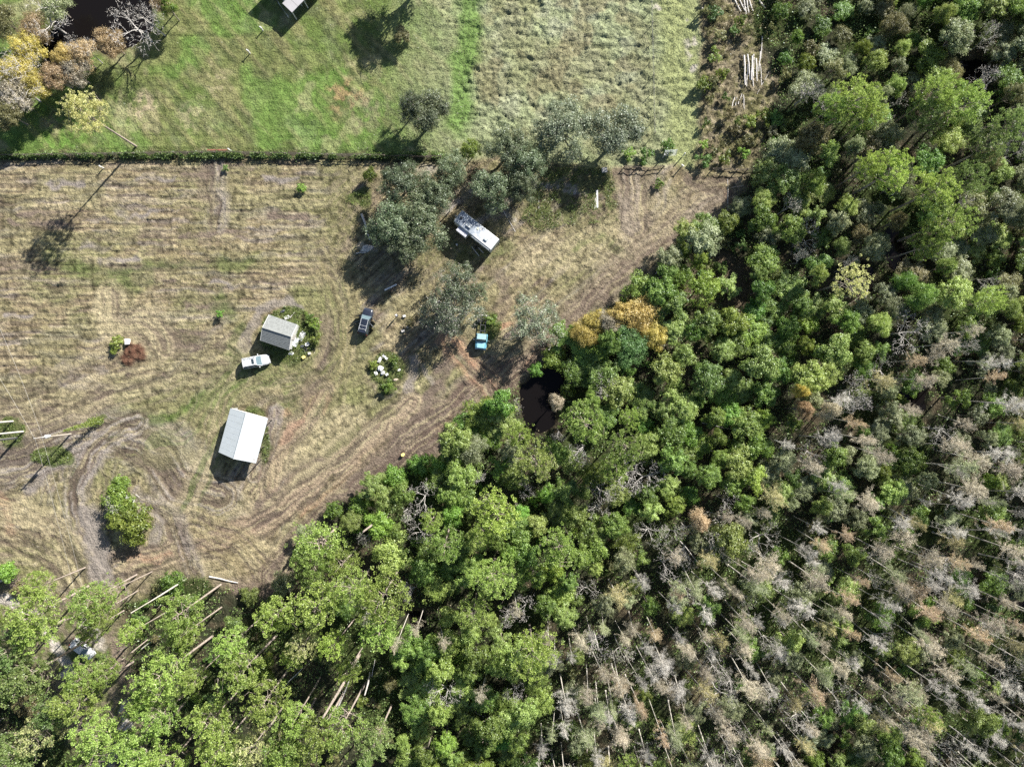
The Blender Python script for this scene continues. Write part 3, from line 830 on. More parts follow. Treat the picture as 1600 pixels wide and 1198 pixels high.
# water
wm, nt, out = new_mat("dark_water")
b = nt.nodes.new("ShaderNodeBsdfPrincipled")
b.inputs['Base Color'].default_value = (.006, .005, .005, 1); b.inputs['Roughness'].default_value = .06; b.inputs['IOR'].default_value = 1.33; b.inputs['Specular IOR Level'].default_value = .2
nz = nt.nodes.new("ShaderNodeTexNoise"); nz.inputs['Scale'].default_value = 1.2
g_ = nt.nodes.new("ShaderNodeNewGeometry"); nt.links.new(g_.outputs['Position'], nz.inputs['Vector'])
bp = nt.nodes.new("ShaderNodeBump"); bp.inputs['Strength'].default_value = .06; nt.links.new(nz.outputs[0], bp.inputs['Height'])
nt.links.new(bp.outputs[0], b.inputs['Normal']); nt.links.new(b.outputs[0], out.inputs[0])
def water(name, x0, y0, x1, y1, z=-.42):
    a = P(x0, y1); b_ = P(x1, y0)
    m_ = MB().add([(a[0], a[1], z), (b_[0], a[1], z), (b_[0], b_[1], z), (a[0], b_[1], z)], [(0, 1, 2, 3)])
    o = m_.build(name, wm); tagp(o, kind="structure"); return o
water("pond_water", 800, 535, 905, 690)
water("woodland_pond_water", 40, -60, 260, 130)
water("swamp_water", 1180, -50, 1640, 1000, -.5)
water("puddle_water", 632, 940, 675, 995, -.5)
REC0 = []
# ------------------------------------------------------------------ buildings
def metal_roof_mat(name, colr, dirty=None, ribs=0.0):
    m, nt, out = new_mat(name); N = nt.nodes; L = nt.links
    b = N.new("ShaderNodeBsdfPrincipled"); b.inputs['Roughness'].default_value = .5; b.inputs['Specular IOR Level'].default_value = .3
    tc = N.new("ShaderNodeTexCoord")
    n1 = N.new("ShaderNodeTexNoise"); n1.inputs['Scale'].default_value = 1.3; n1.inputs['Detail'].default_value = 5
    L.new(tc.outputs['Object'], n1.inputs['Vector'])
    mx = N.new("ShaderNodeMix"); mx.data_type = 'RGBA'
    n1.inputs['Roughness'].default_value = .75; mx.inputs[6].default_value = (*[c_ * k_ for c_, k_ in zip(colr, (.80, .78, .74))], 1); mx.inputs[7].default_value = (*[min(.82, c_ * 1.06) for c_ in colr], 1)
    L.new(n1.outputs[0], mx.inputs[0])
    last = mx.outputs[2]
    if dirty:
        (dx, dy, dr, dc) = dirty
        sb = N.new("ShaderNodeVectorMath"); sb.operation = 'DISTANCE'; sb.inputs[1].default_value = (dx, dy, 0)
        sp = N.new("ShaderNodeVectorMath"); sp.operation = 'MULTIPLY'; sp.inputs[1].default_value = (1, 1, 0)
        L.new(tc.outputs['Object'], sp.inputs[0]); L.new(sp.outputs[0], sb.inputs[0])
        n2 = N.new("ShaderNodeTexNoise"); n2.inputs['Scale'].default_value = 3.5; L.new(tc.outputs['Object'], n2.inputs['Vector'])
        ma = N.new("ShaderNodeMath"); ma.operation = 'MULTIPLY_ADD'; ma.inputs[1].default_value = 1.6; L.new(n2.outputs[0], ma.inputs[0]); L.new(sb.outputs['Value'], ma.inputs[2])
        mr_ = N.new("ShaderNodeMapRange"); mr_.inputs[1].default_value = dr + .5; mr_.inputs[2].default_value = dr + 1.1; mr_.inputs[3].default_value = .8; mr_.inputs[4].default_value = 0
        L.new(ma.outputs[0], mr_.inputs[0])
        m2 = N.new("ShaderNodeMix"); m2.data_type = 'RGBA'; L.new(mr_.outputs[0], m2.inputs[0]); L.new(last, m2.inputs[6]); m2.inputs[7].default_value = (*dc, 1)
        last = m2.outputs[2]
    L.new(last, b.inputs['Base Color']); L.new(b.outputs[0], out.inputs[0])
    return m

def V3(px, py, z): x, y = P(px, py, z); return Vector((x, y, z))

# --- open-sided barn with white metal roof
def barn():
    he, hr = 2.7, 4.0
    nw, ne = V3(360, 637.5, he), V3(418.7, 653.5, he); sw, se = V3(341.4, 706.2, he), V3(400, 723.6, he)
    rn, rs = V3(384.6, 644.9, hr), V3(365, 716.8, hr)
    ctr = (nw + ne + sw + se) / 4; ctr.z = 0
    root = empty("barn", ctr, 0, "pole barn with white metal gable roof casting a big black shadow", "barn")
    sub = lambda p: p - ctr
    nw, ne, sw, se, rn, rs = map(sub, (nw, ne, sw, se, rn, rs))
    mw = metal_roof_mat("white_roof_metal", (.43, .47, .495), (se.x - .3, se.y + .6, 0.2, (.27, .245, .23)))
    for (e0, e1, r0, r1, side) in ((nw, sw, rn, rs, 1), (ne, se, rn, rs, -1)):
        n_ = 8
        for k in range(n_):
            a, b_ = (k + .004) / n_, (k + .996) / n_
            p0, p1 = e0.lerp(e1, a), e0.lerp(e1, b_); q1, q0 = r0.lerp(r1, b_), r0.lerp(r1, a)
            m_ = MB()
            pts = [p0, p1, q1, q0] if side == 1 else [q0, q1, p1, p0]
            m_.slab(pts, .03)
            # raised rib on each panel edge
            m_.tube([p0 + Vector((0, 0, .008)), q0 + Vector((0, 0, .008))], .012, 4)
            m_.build("roof_panel", mw, root)
    MB().tube([rn + Vector((0, 0, .04)), rs + Vector((0, 0, .04))], .09, 6).build("ridge_cap", mw, root)
    for i in range(4):
        for e0, e1 in ((nw, sw), (ne, se)):
            p = e0.lerp(e1, .03 + .94 * i / 3); q = p.lerp((rn + rs) / 2, .04)
            MB().box((q.x, q.y, he / 2 - .04), (.11, .11, he - .08)).build("post", M['fence'], root)
    for a, b_, r_ in ((nw, ne, rn), (sw, se, rs)):
        w = MB(); a2, b2 = a.lerp(b_, .03), b_.lerp(a, .03)
        w.add([a2 + Vector((0, 0, -.06)), b2 + Vector((0, 0, -.06)), r_ + Vector((0, 0, -.08))], [(0, 1, 2)])
        w.build("gable_panel", M['whitem'], root)
        MB().tube([a2 + Vector((0, 0, -.1)), b2 + Vector((0, 0, -.1))], .07, 4).build("beam", M['greyw'], root)
    for a, b_ in ((nw, sw),):
        w = MB(); g = Vector((0, 0, -he + .1)); a2, b2 = a.lerp(ne, .03), b_.lerp(se, .03)
        w.slab([a2 + Vector((0, 0, -.08)), a2 + g, b2 + g, b2 + Vector((0, 0, -.08))], .04); w.build("wall", M['whitem'], root)
    a2, b2 = sw.lerp(se, .04), sw.lerp(se, .8); g = Vector((0, 0, -he + .1))
    MB().slab([a2 + Vector((0, 0, -.1)), a2 + g, b2 + g, b2 + Vector((0, 0, -.1))], .04).build("wall", M['whitem'], root)
barn()

def shed():
    he, hr = 2.3, 3.3
    nw, ne, sw, se = V3(420.2, 491.5, he), V3(464.4, 506.9, he), V3(406.6, 531.9, he), V3(451.6, 547.3, he)
    rw, re_ = V3(409.8, 511.8, hr), V3(454.9, 526.2, hr)
    # ridge seen between the eaves
    ctr = (nw + ne + sw + se) / 4; ctr.z = 0
    root = empty("shed", ctr, 0, "small shed with grey shingle gable roof and white end wall", "shed")
    nw, ne, sw, se, rw, re_ = [p - ctr for p in (nw, ne, sw, se, rw, re_)]
    for (e0, e1, r0, r1, side) in ((sw, se, rw, re_, 1), (nw, ne, rw, re_, -1)):
        n_ = 9
        m_ = MB()
        for k in range(n_):   # overlapping shingle courses
            a, b_ = k / n_, min(1, (k + 1.12) / n_)
            p0, p1, q1, q0 = e0.lerp(r0, a), e1.lerp(r1, a), e1.lerp(r1, b_), e0.lerp(r0, b_)
            up = Vector((0, 0, .014)); 
            pts = [p0 + up, p1 + up, q1, q0] if side == 1 else [q0, q1, p1 + up, p0 + up]
            m_.slab(pts, .03)
        m_.build("roof_slope", M['slate'], root)
    MB().tube([rw + Vector((0, 0, .03)), re_ + Vector((0, 0, .03))], .07, 5).build("ridge_cap", M['slate'], root)
    ins = .05
    c4 = [nw.lerp(se, ins), ne.lerp(sw, ins), se.lerp(nw, ins), sw.lerp(ne, ins)]
    for i, (a, b_) in enumerate(((0, 1), (1, 2), (2, 3), (3, 0))):
        A, B = c4[a].copy(), c4[b_].copy(); A.z = B.z = he - .06
        g = Vector((0, 0, -he + .08))
        if i in (1, 3):
            mid = (A + B) / 2; mid.z = hr - .1
            w = MB().add([A + g, B + g, B, mid, A], [(0, 1, 2, 3, 4)])
            w.build("gable_wall", M['wall_w'], root)
        else:
            MB().slab([A, A + g, B + g, B], .04).build("wall", M['wall_w'], root)
    A, B = c4[1], c4[2]; t = (B - A).normalized(); o = A.lerp(B, .35) + Vector((t.y, -t.x, 0)) * -.03
    nrm = Vector((-t.y, t.x, 0)); nrm = nrm if nrm.x > 0 else -nrm
    o = A.lerp(B, .5) + nrm * .04; ang = math.atan2(t.y, t.x)
    d_ = MB().box((o.x, o.y, 1.0), (.95, .06, 1.9), ang).build("door", M['greyw'], root)
    MB().box((o.x + t.x * .35 + nrm.x * .05, o.y + t.y * .35 + nrm.y * .05, 1.0), (.06, .06, .12), ang).build("handle", M['dark'], d_)
    for p in (rw, re_):
        for e in ((sw, nw) if p is rw else (se, ne)):
            MB().tube([e + Vector((0, 0, .0)), p + Vector((0, 0, .0))], .045, 4).build("bargeboard", M['white'], root)
shed()

# --- travel trailer with slide-out
def trailer():
    h = 3.2
    n, e, s_, w = V3(720.7, 326.8, h), V3(779.8, 373.4, h), V3(768, 392.2, h), V3(706, 343.5, h)
    ax = (e - n); L = 8.25; W = 2.45
    ang = math.atan2(ax.y, ax.x)
    ctr = (n + e + s_ + w) / 4
    root = empty("travel_trailer", (ctr.x, ctr.y, 0), ang, "long travel trailer with patchy grey-white roof parked under the oaks", "travel trailer")
    z0 = .75
    ring = lambda x, k=1.0: [(x, -W / 2 * k, z0), (x, W / 2 * k, z0), (x, W / 2 * k, h - .18), (x, W / 2 * k - .12, h - .03), (x, 0, h), (x, -W / 2 * k + .12, h - .03), (x, -W / 2 * k, h - .18)]
    body = MB().loft([[(-L / 2 - .02 + .18, y * .97, z * (1 if z < 1 else .97)) for _, y, z in ring(0)], ring(-L / 2 + .3), ring(L / 2 - .15), [(L / 2, y * .98, z if z < 1 else z - .08) for _, y, z in ring(0)]])
    body.build("body", M['whitem'], root)
    # roof membrane, stained, with tree-shadow dapples and sunlit east end painted in
    rm, nt, out = new_mat("trailer_roof"); N = nt.nodes; LL = nt.links
    b = N.new("ShaderNodeBsdfPrincipled"); b.inputs['Roughness'].default_value = .55
    tc = N.new("ShaderNodeTexCoord"); nz = N.new("ShaderNodeTexNoise"); nz.inputs['Scale'].default_value = 1.1; nz.inputs['Detail'].default_value = 6; nz.inputs['Roughness'].default_value = .6
    LL.new(tc.outputs['Object'], nz.inputs['Vector'])
    sx = N.new("ShaderNodeSeparateXYZ"); LL.new(tc.outputs['Object'], sx.inputs[0])
    m1 = N.new("ShaderNodeMapRange"); m1.inputs[1].default_value = -1; m1.inputs[2].default_value = 3.2; m1.inputs[3].default_value = -.12; m1.inputs[4].default_value = .42
    LL.new(sx.outputs[0], m1.inputs[0]); a_ = N.new("ShaderNodeMath"); LL.new(nz.outputs[0], a_.inputs[0]); LL.new(m1.outputs[0], a_.inputs[1])
    rp = N.new("ShaderNodeValToRGB"); rp.color_ramp.elements[0].position = .38; rp.color_ramp.elements[0].color = (.17, .20, .245, 1)
    rp.color_ramp.elements[1].position = .72; rp.color_ramp.elements[1].color = (.52, .52, .51, 1)
    e_ = rp.color_ramp.elements.new(.53); e_.color = (.29, .33, .38, 1)
    LL.new(a_.outputs[0], rp.inputs[0]); LL.new(rp.outputs[0], b.inputs['Base Color']); LL.new(b.outputs[0], out.inputs[0])
    xs = [-L / 2 + .32, -2.2, -.55, 1.2, 2.7, L / 2 - .18]
    for a, c_ in zip(xs[:-1], xs[1:]):
        MB().loft([[(x, -W / 2 + .14, h - .02), (x, 0, h + .012), (x, W / 2 - .14, h - .02), (x, W / 2 - .14, h + .0), (x, 0, h + .035), (x, -W / 2 + .14, h + .0)] for x in (a + .02, c_ - .02)]).build("roof_sheet", rm, root)
    MB().box((-2.2, 0, h + .05), (.07, W - .3, .05)).build("roof_seam", M['white'], root)
    MB().box((-L / 2 + .95, .05, h + .10), (.42, .42, .16), taper=.9).build("roof_vent", M['dark'], root)
    MB().box((-1.35, -.15, h + .17), (.95, .72, .26), taper=.86).build("air_conditioner", M['whitem'], root)
    MB().box((2.35, -.25, h + .14), (.72, .45, .2), taper=.9).build("air_conditioner", simple('grey_cover', (.36, .40, .42), .6), root)
    MB().box((.15, .35, h + .07), (.36, .36, .1), taper=.9).build("skylight", simple('yellowed_lens', (.6, .6, .42), .4), root)
    MB().tube([(3.0, .6, h), (3.0, .6, h + .25)], .05, 6).build("vent_pipe", M['white'], root)
    MB().box((L / 2 + .02, 0, 1.95), (.06, W - .5, .7)).build("window", M['glass'], root)
    for x in (-2.9, .2, 1.6):
        f = MB().box((x, W / 2 + .01, 2.15), (.95, .05, .62)).build("window", M['glass'], root)
        MB().box((x, W / 2 + .02, 1.81), (1.0, .06, .05)).build("sill", M['chrome'], f)
    sd = -W / 2
    d_ = MB().box((.9, sd - .015, 1.75), (.7, .05, 1.85)).build("door", M['whitem'], root)
    MB().box((1.15, sd - .05, 1.7), (.06, .05, .1)).build("handle", M['chrome'], d_)
    MB().box((3.0, sd - .01, 2.1), (.9, .05, .6)).build("window", M['glass'], root)
    MB().box((1.9, sd - .1, 2.92), (.24, .2, .18)).build("porch_light", M['white'], root)
    MB().tube([(.1, sd - .09, 2.98), (3.9, sd - .09, 2.98)], .09, 8).build("rolled_awning", M['whitem'], root)
    so = MB().box((-1.7, sd - .42, 1.9), (1.95, .84, 1.75)).build("slide_out", M['whitem'], root)
    MB().box((-1.7, sd - .43, 2.81), (2.05, .9, .07)).build("slide_roof", simple('slide_roof_grey', (.42, .42, .47), .6, var=.3), so)
    MB().box((-1.7, sd - .85, 2.0), (1.2, .03, .6)).build("window", M['glass'], so)
    MB().box((0, 0, .66), (L - .8, 1.5, .18)).build("chassis", M['dark'], root)
    for x in (.6, 1.5):
        for y in (-1.02, 1.02):
            w_ = MB().tube([(x, y - .11, .36), (x, y + .11, .36)], .36, 16).build("wheel", M['tyre'], root)
            MB().tube([(x, y + (.115 if y > 0 else -.125), .36), (x, y + (.125 if y > 0 else -.115), .36)], .2, 12).build("rim", M['chrome'], w_)
    MB().tube([(-L / 2 + .2, .5, .62), (-L / 2 - 1.0, 0, .55), (-L / 2 + .2, -.5, .62)], .06, 4).build("tow_bar", M['dark'], root)
    MB().tube([(-L / 2 - .45, 0, .62), (-L / 2 - .45, 0, 1.15), (-L / 2 - .45, 0, 1.25)], [.19, .19, .08], 12).build("gas_bottle", M['white'], root)
trailer()

# --- house corner at the top edge
def house():
    h = 2.6
    s_, w, e = V3(456, 20, h), V3(441, 6, h), V3(482, -3, h)
    t1 = (w - s_).normalized(); t2 = (e - s_).normalized()
    ctr = Vector((s_.x, s_.y, 0))
    root = empty("house", ctr, 0, "pale roofed house whose corner shows at the top edge of the pasture", "house")
    t1 = Vector((-.72, .69, 0)); t2 = Vector((.70, .714, 0))
    a = Vector((0, 0, h)); b_ = a + t1 * 2.3; c_ = a + t2 * 9
    rc = metal_roof_mat("pale_lilac_roof", (.36, .35, .37))
    rb = metal_roof_mat("pale_blue_roof", (.33, .41, .46))
    for k in range(6):
        p, q = a + t2 * (1.5 * k + .02), a + t2 * (1.5 * k + 1.48)
        MB().slab([q, q + t1 * 2.3, p + t1 * 2.3, p], .06).build("porch_roof_panel", rc, root)
    for k in range(6):
        p, q = b_ + t2 * (1.5 * k + .02 + .6) + Vector((0, 0, .15)), b_ + t2 * (1.5 * k + 2.08) + Vector((0, 0, .15))
        MB().slab([q, q + t1 * 5 + Vector((0, 0, .9)), p + t1 * 5 + Vector((0, 0, .9)), p], .06).build("roof_panel", rb, root)
    w0 = b_ + t2 * .9; g = Vector((0, 0, -h + .1)); dn = Vector((0, 0, -.1))
    MB().slab([w0 + dn, w0 + g, w0 + t2 * 8.4 + g, w0 + t2 * 8.4 + dn], .1).build("wall", M['wall_w'], root)
    MB().slab([w0 + dn, w0 + t1 * 4.8 + dn, w0 + t1 * 4.8 + g, w0 + g], .1).build("wall", M['wall_w'], root)
    for k in (0.15, 3.0, 6.0, 8.9):
        p = a + t2 * k + t1 * .15
        MB().box((p.x, p.y, h / 2 - .04), (.14, .14, h - .1)).build("post", M['white'], root)
house()

# ------------------------------------------------------------------ vehicles
def wheel(root, x, y, r=.36, w=.24):
    o = MB().tube([(x, y - w / 2, r), (x, y - w / 2 + .03, r), (x, y + w / 2 - .03, r), (x, y + w / 2, r)], [r * .9, r, r, r * .9], 18).build("wheel", M['tyre'], root)
    s_ = 1 if y > 0 else -1
    MB().tube([(x, y + s_ * (w / 2 - .01), r), (x, y + s_ * (w / 2 + .012), r)], r * .62, 12).build("rim", M['chrome'], o)

def suv(px, py, ang, label, paint, name="sport_utility_vehicle", L=4.75, W=1.92, Hh=1.78, doors_open=False, rack=True, sunroof=True, mono=False, ws=None, cat="car"):
    x0, y0 = P(px, py, 1.2)
    root = empty(name, (x0, y0, 0), ang, label, cat)
    hl = L / 2; hw = W / 2
    def ring(x, zb, zt, w, crown=.03):
        return [(x, -w * .92, zb), (x, w * .92, zb), (x, w, zb + .22), (x, w * .985, zt - .16), (x, w * .90, zt - .02), (x, w * .45, zt + crown), (x, -w * .45, zt + crown), (x, -w * .90, zt - .02), (x, -w * .985, zt - .16), (x, -w, zb + .22)]
    fr = L * .30
    st = [(-hl, .5, .88, hw * .80), (-hl + .10, .34, 1.02, hw * .93), (-hl + .5, .3, 1.08, hw), (0, .3, 1.06, hw), (hl - fr - .1, .3, 1.05, hw), (hl - fr + .25, .3, 1.04, hw * .98), (hl - .45, .34, .96, hw * .94), (hl - .14, .38, .86, hw * .84), (hl, .45, .72, hw * .66)]
    MB().loft([ring(*s) for s in st]).build("body", paint, root, smooth=True, bevel=0.0)
    cx0, cx1 = -hl + .12, hl - fr + .12          # cabin base
    rx0, rx1 = -hl + .38, hl - fr - .62          # roof
    if mono: rx0 = -hl + .55
    zb, zt = 1.03, Hh - .06
    wb, wt = hw * .93, hw * .74
    # dark interior block behind glass
    MB().loft([[(cx0 + .06, -wb + .08, zb), (cx0 + .06, wb - .08, zb), (rx0 + .05, wt - .05, zt), (rx0 + .05, -wt + .05, zt)],
               [(cx1 - .08, -wb + .08, zb), (cx1 - .08, wb - .08, zb), (rx1 - .02, wt - .05, zt), (rx1 - .02, -wt + .05, zt)]]).build("cabin_interior", M['dark'], root)
    MB().slab([(cx1, -wb * .93, zb), (cx1, wb * .93, zb), (rx1, wt * .95, zt), (rx1, -wt * .95, zt)], -.02).build("windscreen", ws or M['glass_b'], root)
    MB().slab([(rx0, -wt * .9, zt), (rx0, wt * .9, zt), (cx0, wb * .85, zb), (cx0, -wb * .85, zb)], -.02).build("rear_window", M['glass'], root)
    for s_ in (-1, 1):
        cuts = [0.03, .30, .62, .97]
        for a, c_ in zip(cuts[:-1], cuts[1:]):
            bx = lambda t, z: (cx0 + (cx1 - cx0) * t) * (1 - (z - zb) / (zt - zb)) + (rx0 + (rx1 - rx0) * t) * ((z - zb) / (zt - zb))
            wy = lambda z: (wb + (wt - wb) * (z - zb) / (zt - zb)) * s_
            z1, z2 = zb + .06, zt - .07
            q = [(bx(a + .015, z1), wy(z1), z1), (bx(c_ - .015, z1), wy(z1), z1), (bx(c_ - .015, z2), wy(z2), z2), (bx(a + .015, z2), wy(z2), z2)]
            if s_ > 0: q = q[::-1]
            MB().slab(q, .02).build("side_window", M['glass'], root)
        pil = MB()
        for t in (0.0, .31, .63, 1.0):
            pil.tube([(cx0 + (cx1 - cx0) * t, s_ * wb, zb), (rx0 + (rx1 - rx0) * t, s_ * wt, zt)], .055, 5)
        pil.tube([(cx0, s_ * wb, zb), (cx1, s_ * wb, zb)], .05, 5)
        pil.build("window_pillars", paint, root)
        MB().box((cx1 - .45, s_ * (hw + .12), 1.12), (.16, .26, .16)).build("wing_mirror", paint, root, bevel=.03)
        for x in (hl - .85, -hl + .85): wheel(root, x, s_ * (hw - .13))
        MB().box((hl - .20, s_ * hw * .62, .80), (.22, .36, .13), s_ * -.35).build("headlight", M['chrome'], root)
        MB().box((-hl + .06, s_ * hw * .78, .88), (.10, .2, .3)).build("tail_light", M['red'], root)
        if rack:
            MB().tube([(rx0 + .25, s_ * wt * .86, Hh - .02), (rx0 + .3, s_ * wt * .86, Hh + .06), (rx1 - .1, s_ * wt * .86, Hh + .06), (rx1 - .02, s_ * wt * .86, Hh - .02)], .035, 5).build("roof_rail", M['galv'], root)
    rf = MB().loft([[(x, -w_, zt - .03), (x, w_, zt - .03), (x, w_ * .96, zt + .04), (x, w_ * .5, zt + .07), (x, -w_ * .5, zt + .07), (x, -w_ * .96, zt + .04)] for x, w_ in ((rx0 - .05, wt * .88), (rx0 + .12, wt), (rx1 - .1, wt), (rx1 + .04, wt * .92))])
    rf.build("roof", paint, root, smooth=False)
    if sunroof:
        MB().box((rx1 - .55, 0, zt + .075), (.42, .85, .03)).build("sunroof", M['glass'], root)
    if rack:
        for x in (rx0 + .55, rx0 + 1.15):
            MB().tube([(x, -wt * .86, Hh + .06), (x, wt * .86, Hh + .06)], .025, 4).build("rack_bar", M['galv'], root)
    MB().box((hl - .02, 0, .48), (.10, W * .72, .2)).build("front_bumper", paint, root, bevel=.03)
    MB().box((-hl + .0, 0, .55), (.12, W * .82, .24)).build("rear_bumper", paint, root, bevel=.03)
    MB().box((hl + .02, 0, .70), (.04, W * .45, .14)).build("grille", M['dark'], root)
    if doors_open:
        for s_ in (-1, 1):
            for xh, op in ((.95, 62), (-.15, 55)):
                a = rad(180 - s_ * -1 * 0); 
                d_ = MB(); Ld = 1.0
                ang_ = math.pi - s_ * rad(op)     # swings out from the hinge towards the rear
                dx, dy = math.cos(ang_), math.sin(ang_)
                cxx, cyy = xh + dx * Ld / 2, s_ * hw * .98 + abs(dy) * s_ * Ld / 2
                rz = math.atan2(abs(dy) * s_, dx)
                d_.box((cxx, cyy, .70), (Ld, .10, .75), rz)
                o = d_.build("open_door", paint, root, bevel=.03)
                MB().box((cxx, cyy, 1.32), (Ld * .85, .04, .42), rz, taper=.9).build("door_glass", M['glass'], o)
    return root
suv(398.5, 564.5, rad(10.5), "white SUV with a dark sunroof parked below the grey shed", M['car_white'])
suv(570.5, 502, rad(76), "dark navy SUV with its doors standing open at the edge of the oak shade", M['car_navy'], L=4.7, sunroof=False, doors_open=True)
suv(126.5, 1015, rad(143 + 180), "white car half hidden under pine boughs in the lower left woods", M['car_white'], name="parked_car", L=4.5, W=1.8, Hh=1.5, rack=False, sunroof=False)

def truck():
    x0, y0 = P(752.5, 527, 1.4)
    root = empty("old_truck", (x0, y0, 0), rad(-96), "faded light blue truck cab with bare chassis behind it", "truck")
    pb, pc = M['car_blue'], M['cab_pale']
    # hood and wings
    def ring(x, zb, zt, w): return [(x, -w, zb), (x, w, zb), (x, w, zt - .16), (x, w * .88, zt - .02), (x, w * .4, zt + .04), (x, -w * .4, zt + .04), (x, -w * .88, zt - .02), (x, -w, zt - .16)]
    MB().loft([ring(.72, .55, 1.32, .99), ring(1.3, .5, 1.30, 1.0), ring(1.8, .5, 1.24, .97), ring(1.98, .6, 1.12, .90)]).build("hood", pb, root)
    MB().box((1.35, 0, 1.355), (1.0, 1.3, .04)).build("hood_panel", simple('chalky_blue_paint', (.22, .42, .50), .5, var=.12, scale=3), root, bevel=.015)
    MB().loft([ring(-.62, .5, 1.32, .98), ring(-.5, .45, 1.34, 1.0), ring(.74, .45, 1.33, 1.0)]).build("cab_body", pb, root)
    zb, zt = 1.30, 1.86
    MB().slab([(.76, -.86, zb), (.76, .86, zb), (.34, .74, zt), (.34, -.74, zt)], -.03).build("windscreen", M['glass'], root)
    MB().slab([(-.5, -.72, zt), (-.5, .72, zt), (-.6, .8, zb), (-.6, -.8, zb)], -.03).build("rear_window", M['glass'], root)
    for s_ in (-1, 1):
        q = [(-.5, s_ * .9, zb), (.62, s_ * .9, zb), (.26, s_ * .77, zt - .04), (-.44, s_ * .77, zt - .04)]
        MB().slab(q if s_ < 0 else q[::-1], .02).build("side_window", M['glass'], root)
        MB().tube([(.74, s_ * .92, zb), (.32, s_ * .79, zt)], .05, 5).build("pillar", pb, root)
        MB().tube([(-.6, s_ * .9, zb), (-.5, s_ * .79, zt)], .05, 5).build("pillar", pb, root)
        mr_ = MB().box((.5, s_ * 1.28, 1.5), (.10, .22, .3)).build("wing_mirror", M['chrome'], root)
        MB().tube([(.55, s_ * .98, 1.3), (.5, s_ * 1.25, 1.4)], .025, 4).build("mirror_arm", M['chrome'], mr_)
        MB().box((1.99, s_ * .68, .95), (.08, .3, .22)).build("headlight", M['chrome'], root)
        wheel(root, 1.3, s_ * .88, .42, .26)
        MB().box((-2.3, s_ * .42, .72), (3.6, .09, .2)).build("frame_rail", M['dark'], root)
        for k in (0, 1):
            wheel(root, -2.9, s_ * (.72 + .3 * k), .48, .24)
    MB().loft([[(x, -w_, zt - .03), (x, w_, zt - .03), (x, w_ * .92, zt + .05), (x, -w_ * .92, zt + .05)] for x, w_ in ((-.58, .76), (-.45, .82), (.2, .82), (.38, .76))]).build("cab_roof", pc, root)
    for x in (-1.2, -2.2, -3.3): MB().box((x, 0, .72), (.1, .8, .14)).build("cross_member", M['dark'], root)
    MB().tube([(-2.9, -1.0, .48), (-2.9, 1.0, .48)], .07, 8).build("rear_axle", M['dark'], root)
    MB().box((2.03, 0, .62), (.12, 1.9, .2)).build("front_bumper", M['chrome'], root)
    MB().box((2.0, 0, .9), (.06, 1.0, .3)).build("grille", M['dark'], root)
truck()

# ------------------------------------------------------------------ fences, poles, wires
def board_fence(name, pts, label, spacing=2.4, rails=3, h=1.35, mat=None, skip=None):
    mat = mat or M['fence']
    a = P(*pts[0]); root = empty(name, (a[0], a[1], 0), 0, label, "fence")
    Wp = [Vector((*P(*p), 0)) - Vector((a[0], a[1], 0)) for p in pts]
    pl = bl = None
    for A, B in zip(Wp[:-1], Wp[1:]):
        L = (B - A).length; n_ = max(1, round(L / spacing)); d = (B - A) / n_; ang = math.atan2(d.y, d.x); sl_ = d.length
        if pl is None:
            o = MB().box((0, 0, 0), (.13, .13, h + .15)).build("post", mat, root); pl = o.data
            first = True
            bm_ = MB().box((0, 0, 0), (1, .04, .15)).build("board", mat, root); bl = bm_.data
            bpy.data.objects.remove(o); bpy.data.objects.remove(bm_)
        for i in range(n_ + 1):
            p = A + d * i
            o = bpy.data.objects.new("post", pl); COL.objects.link(o); o.parent = root
            o.location = (p.x, p.y, h / 2); o.rotation_euler = (rnd.uniform(-.04, .04), rnd.uniform(-.04, .04), ang)
            if i < n_:
                for r_ in range(rails):
                    if rnd.random() < .04: continue
                    z = h * (.28 + .68 * r_ / max(1, rails - 1)) - .05
                    o = bpy.data.objects.new("board", bl); COL.objects.link(o); o.parent = root
                    q = p + d * .5
                    o.location = (q.x - d.y / sl_ * .086, q.y + d.x / sl_ * .086, z); o.scale = (sl_ - .02, 1, 1)
                    o.rotation_euler = (0, rnd.uniform(-.012, .012), ang)
    return root
rnd = random.Random(11)
board_fence("board_fence", [(-60, 247), (340, 241), (690, 248)], "dark rail fence along the top of the mown field, weeds at its foot")
board_fence("board_fence", [(975, 262), (1012, 266), (1036, 262)], "short dark rail fence between the oaks and the white gate", spacing=2.2, rails=2, h=1.0)
board_fence("board_fence", [(1112, 266), (1150, 268), (1182, 266)], "short dark rail fence running into the trees right of the gate", spacing=2.2, rails=2, h=1.0)

def wire_fence(pts, label, spacing=2.6, h=1.3, mat=None):
    a = P(*pts[0]); root = empty("wire_fence", (a[0], a[1], 0), 0, label, "fence")
    for A, B in zip(pts[:-1], pts[1:]):
        A = Vector((*P(*A), 0)) - Vector((a[0], a[1], 0)); B = Vector((*P(*B), 0)) - Vector((a[0], a[1], 0))
        n_ = max(1, round((B - A).length / spacing))
        for i in range(n_ + 1):
            p = A.lerp(B, i / n_)
            MB().tube([(p.x, p.y, -.1), (p.x + rnd.uniform(-.05, .05), p.y, h)], .06, 6).build("post", mat or M['pole'], root)
        for z in (.4, .8, 1.2):
            MB().tube([A + Vector((0, 0, z)), B + Vector((0, 0, z))], .015, 3).build("wire", M['wire'], root)
wire_fence([(1016, -60), (1018, 40), (1020, 120), (1022, 210)], "wire fence with leaning posts down the right side of the rough grass")
wire_fence([(425, -10), (451, 28), (472, 10), (505, -25)], "pale wire yard fence round the house corner", spacing=3.2, h=1.1, mat=M['white'])

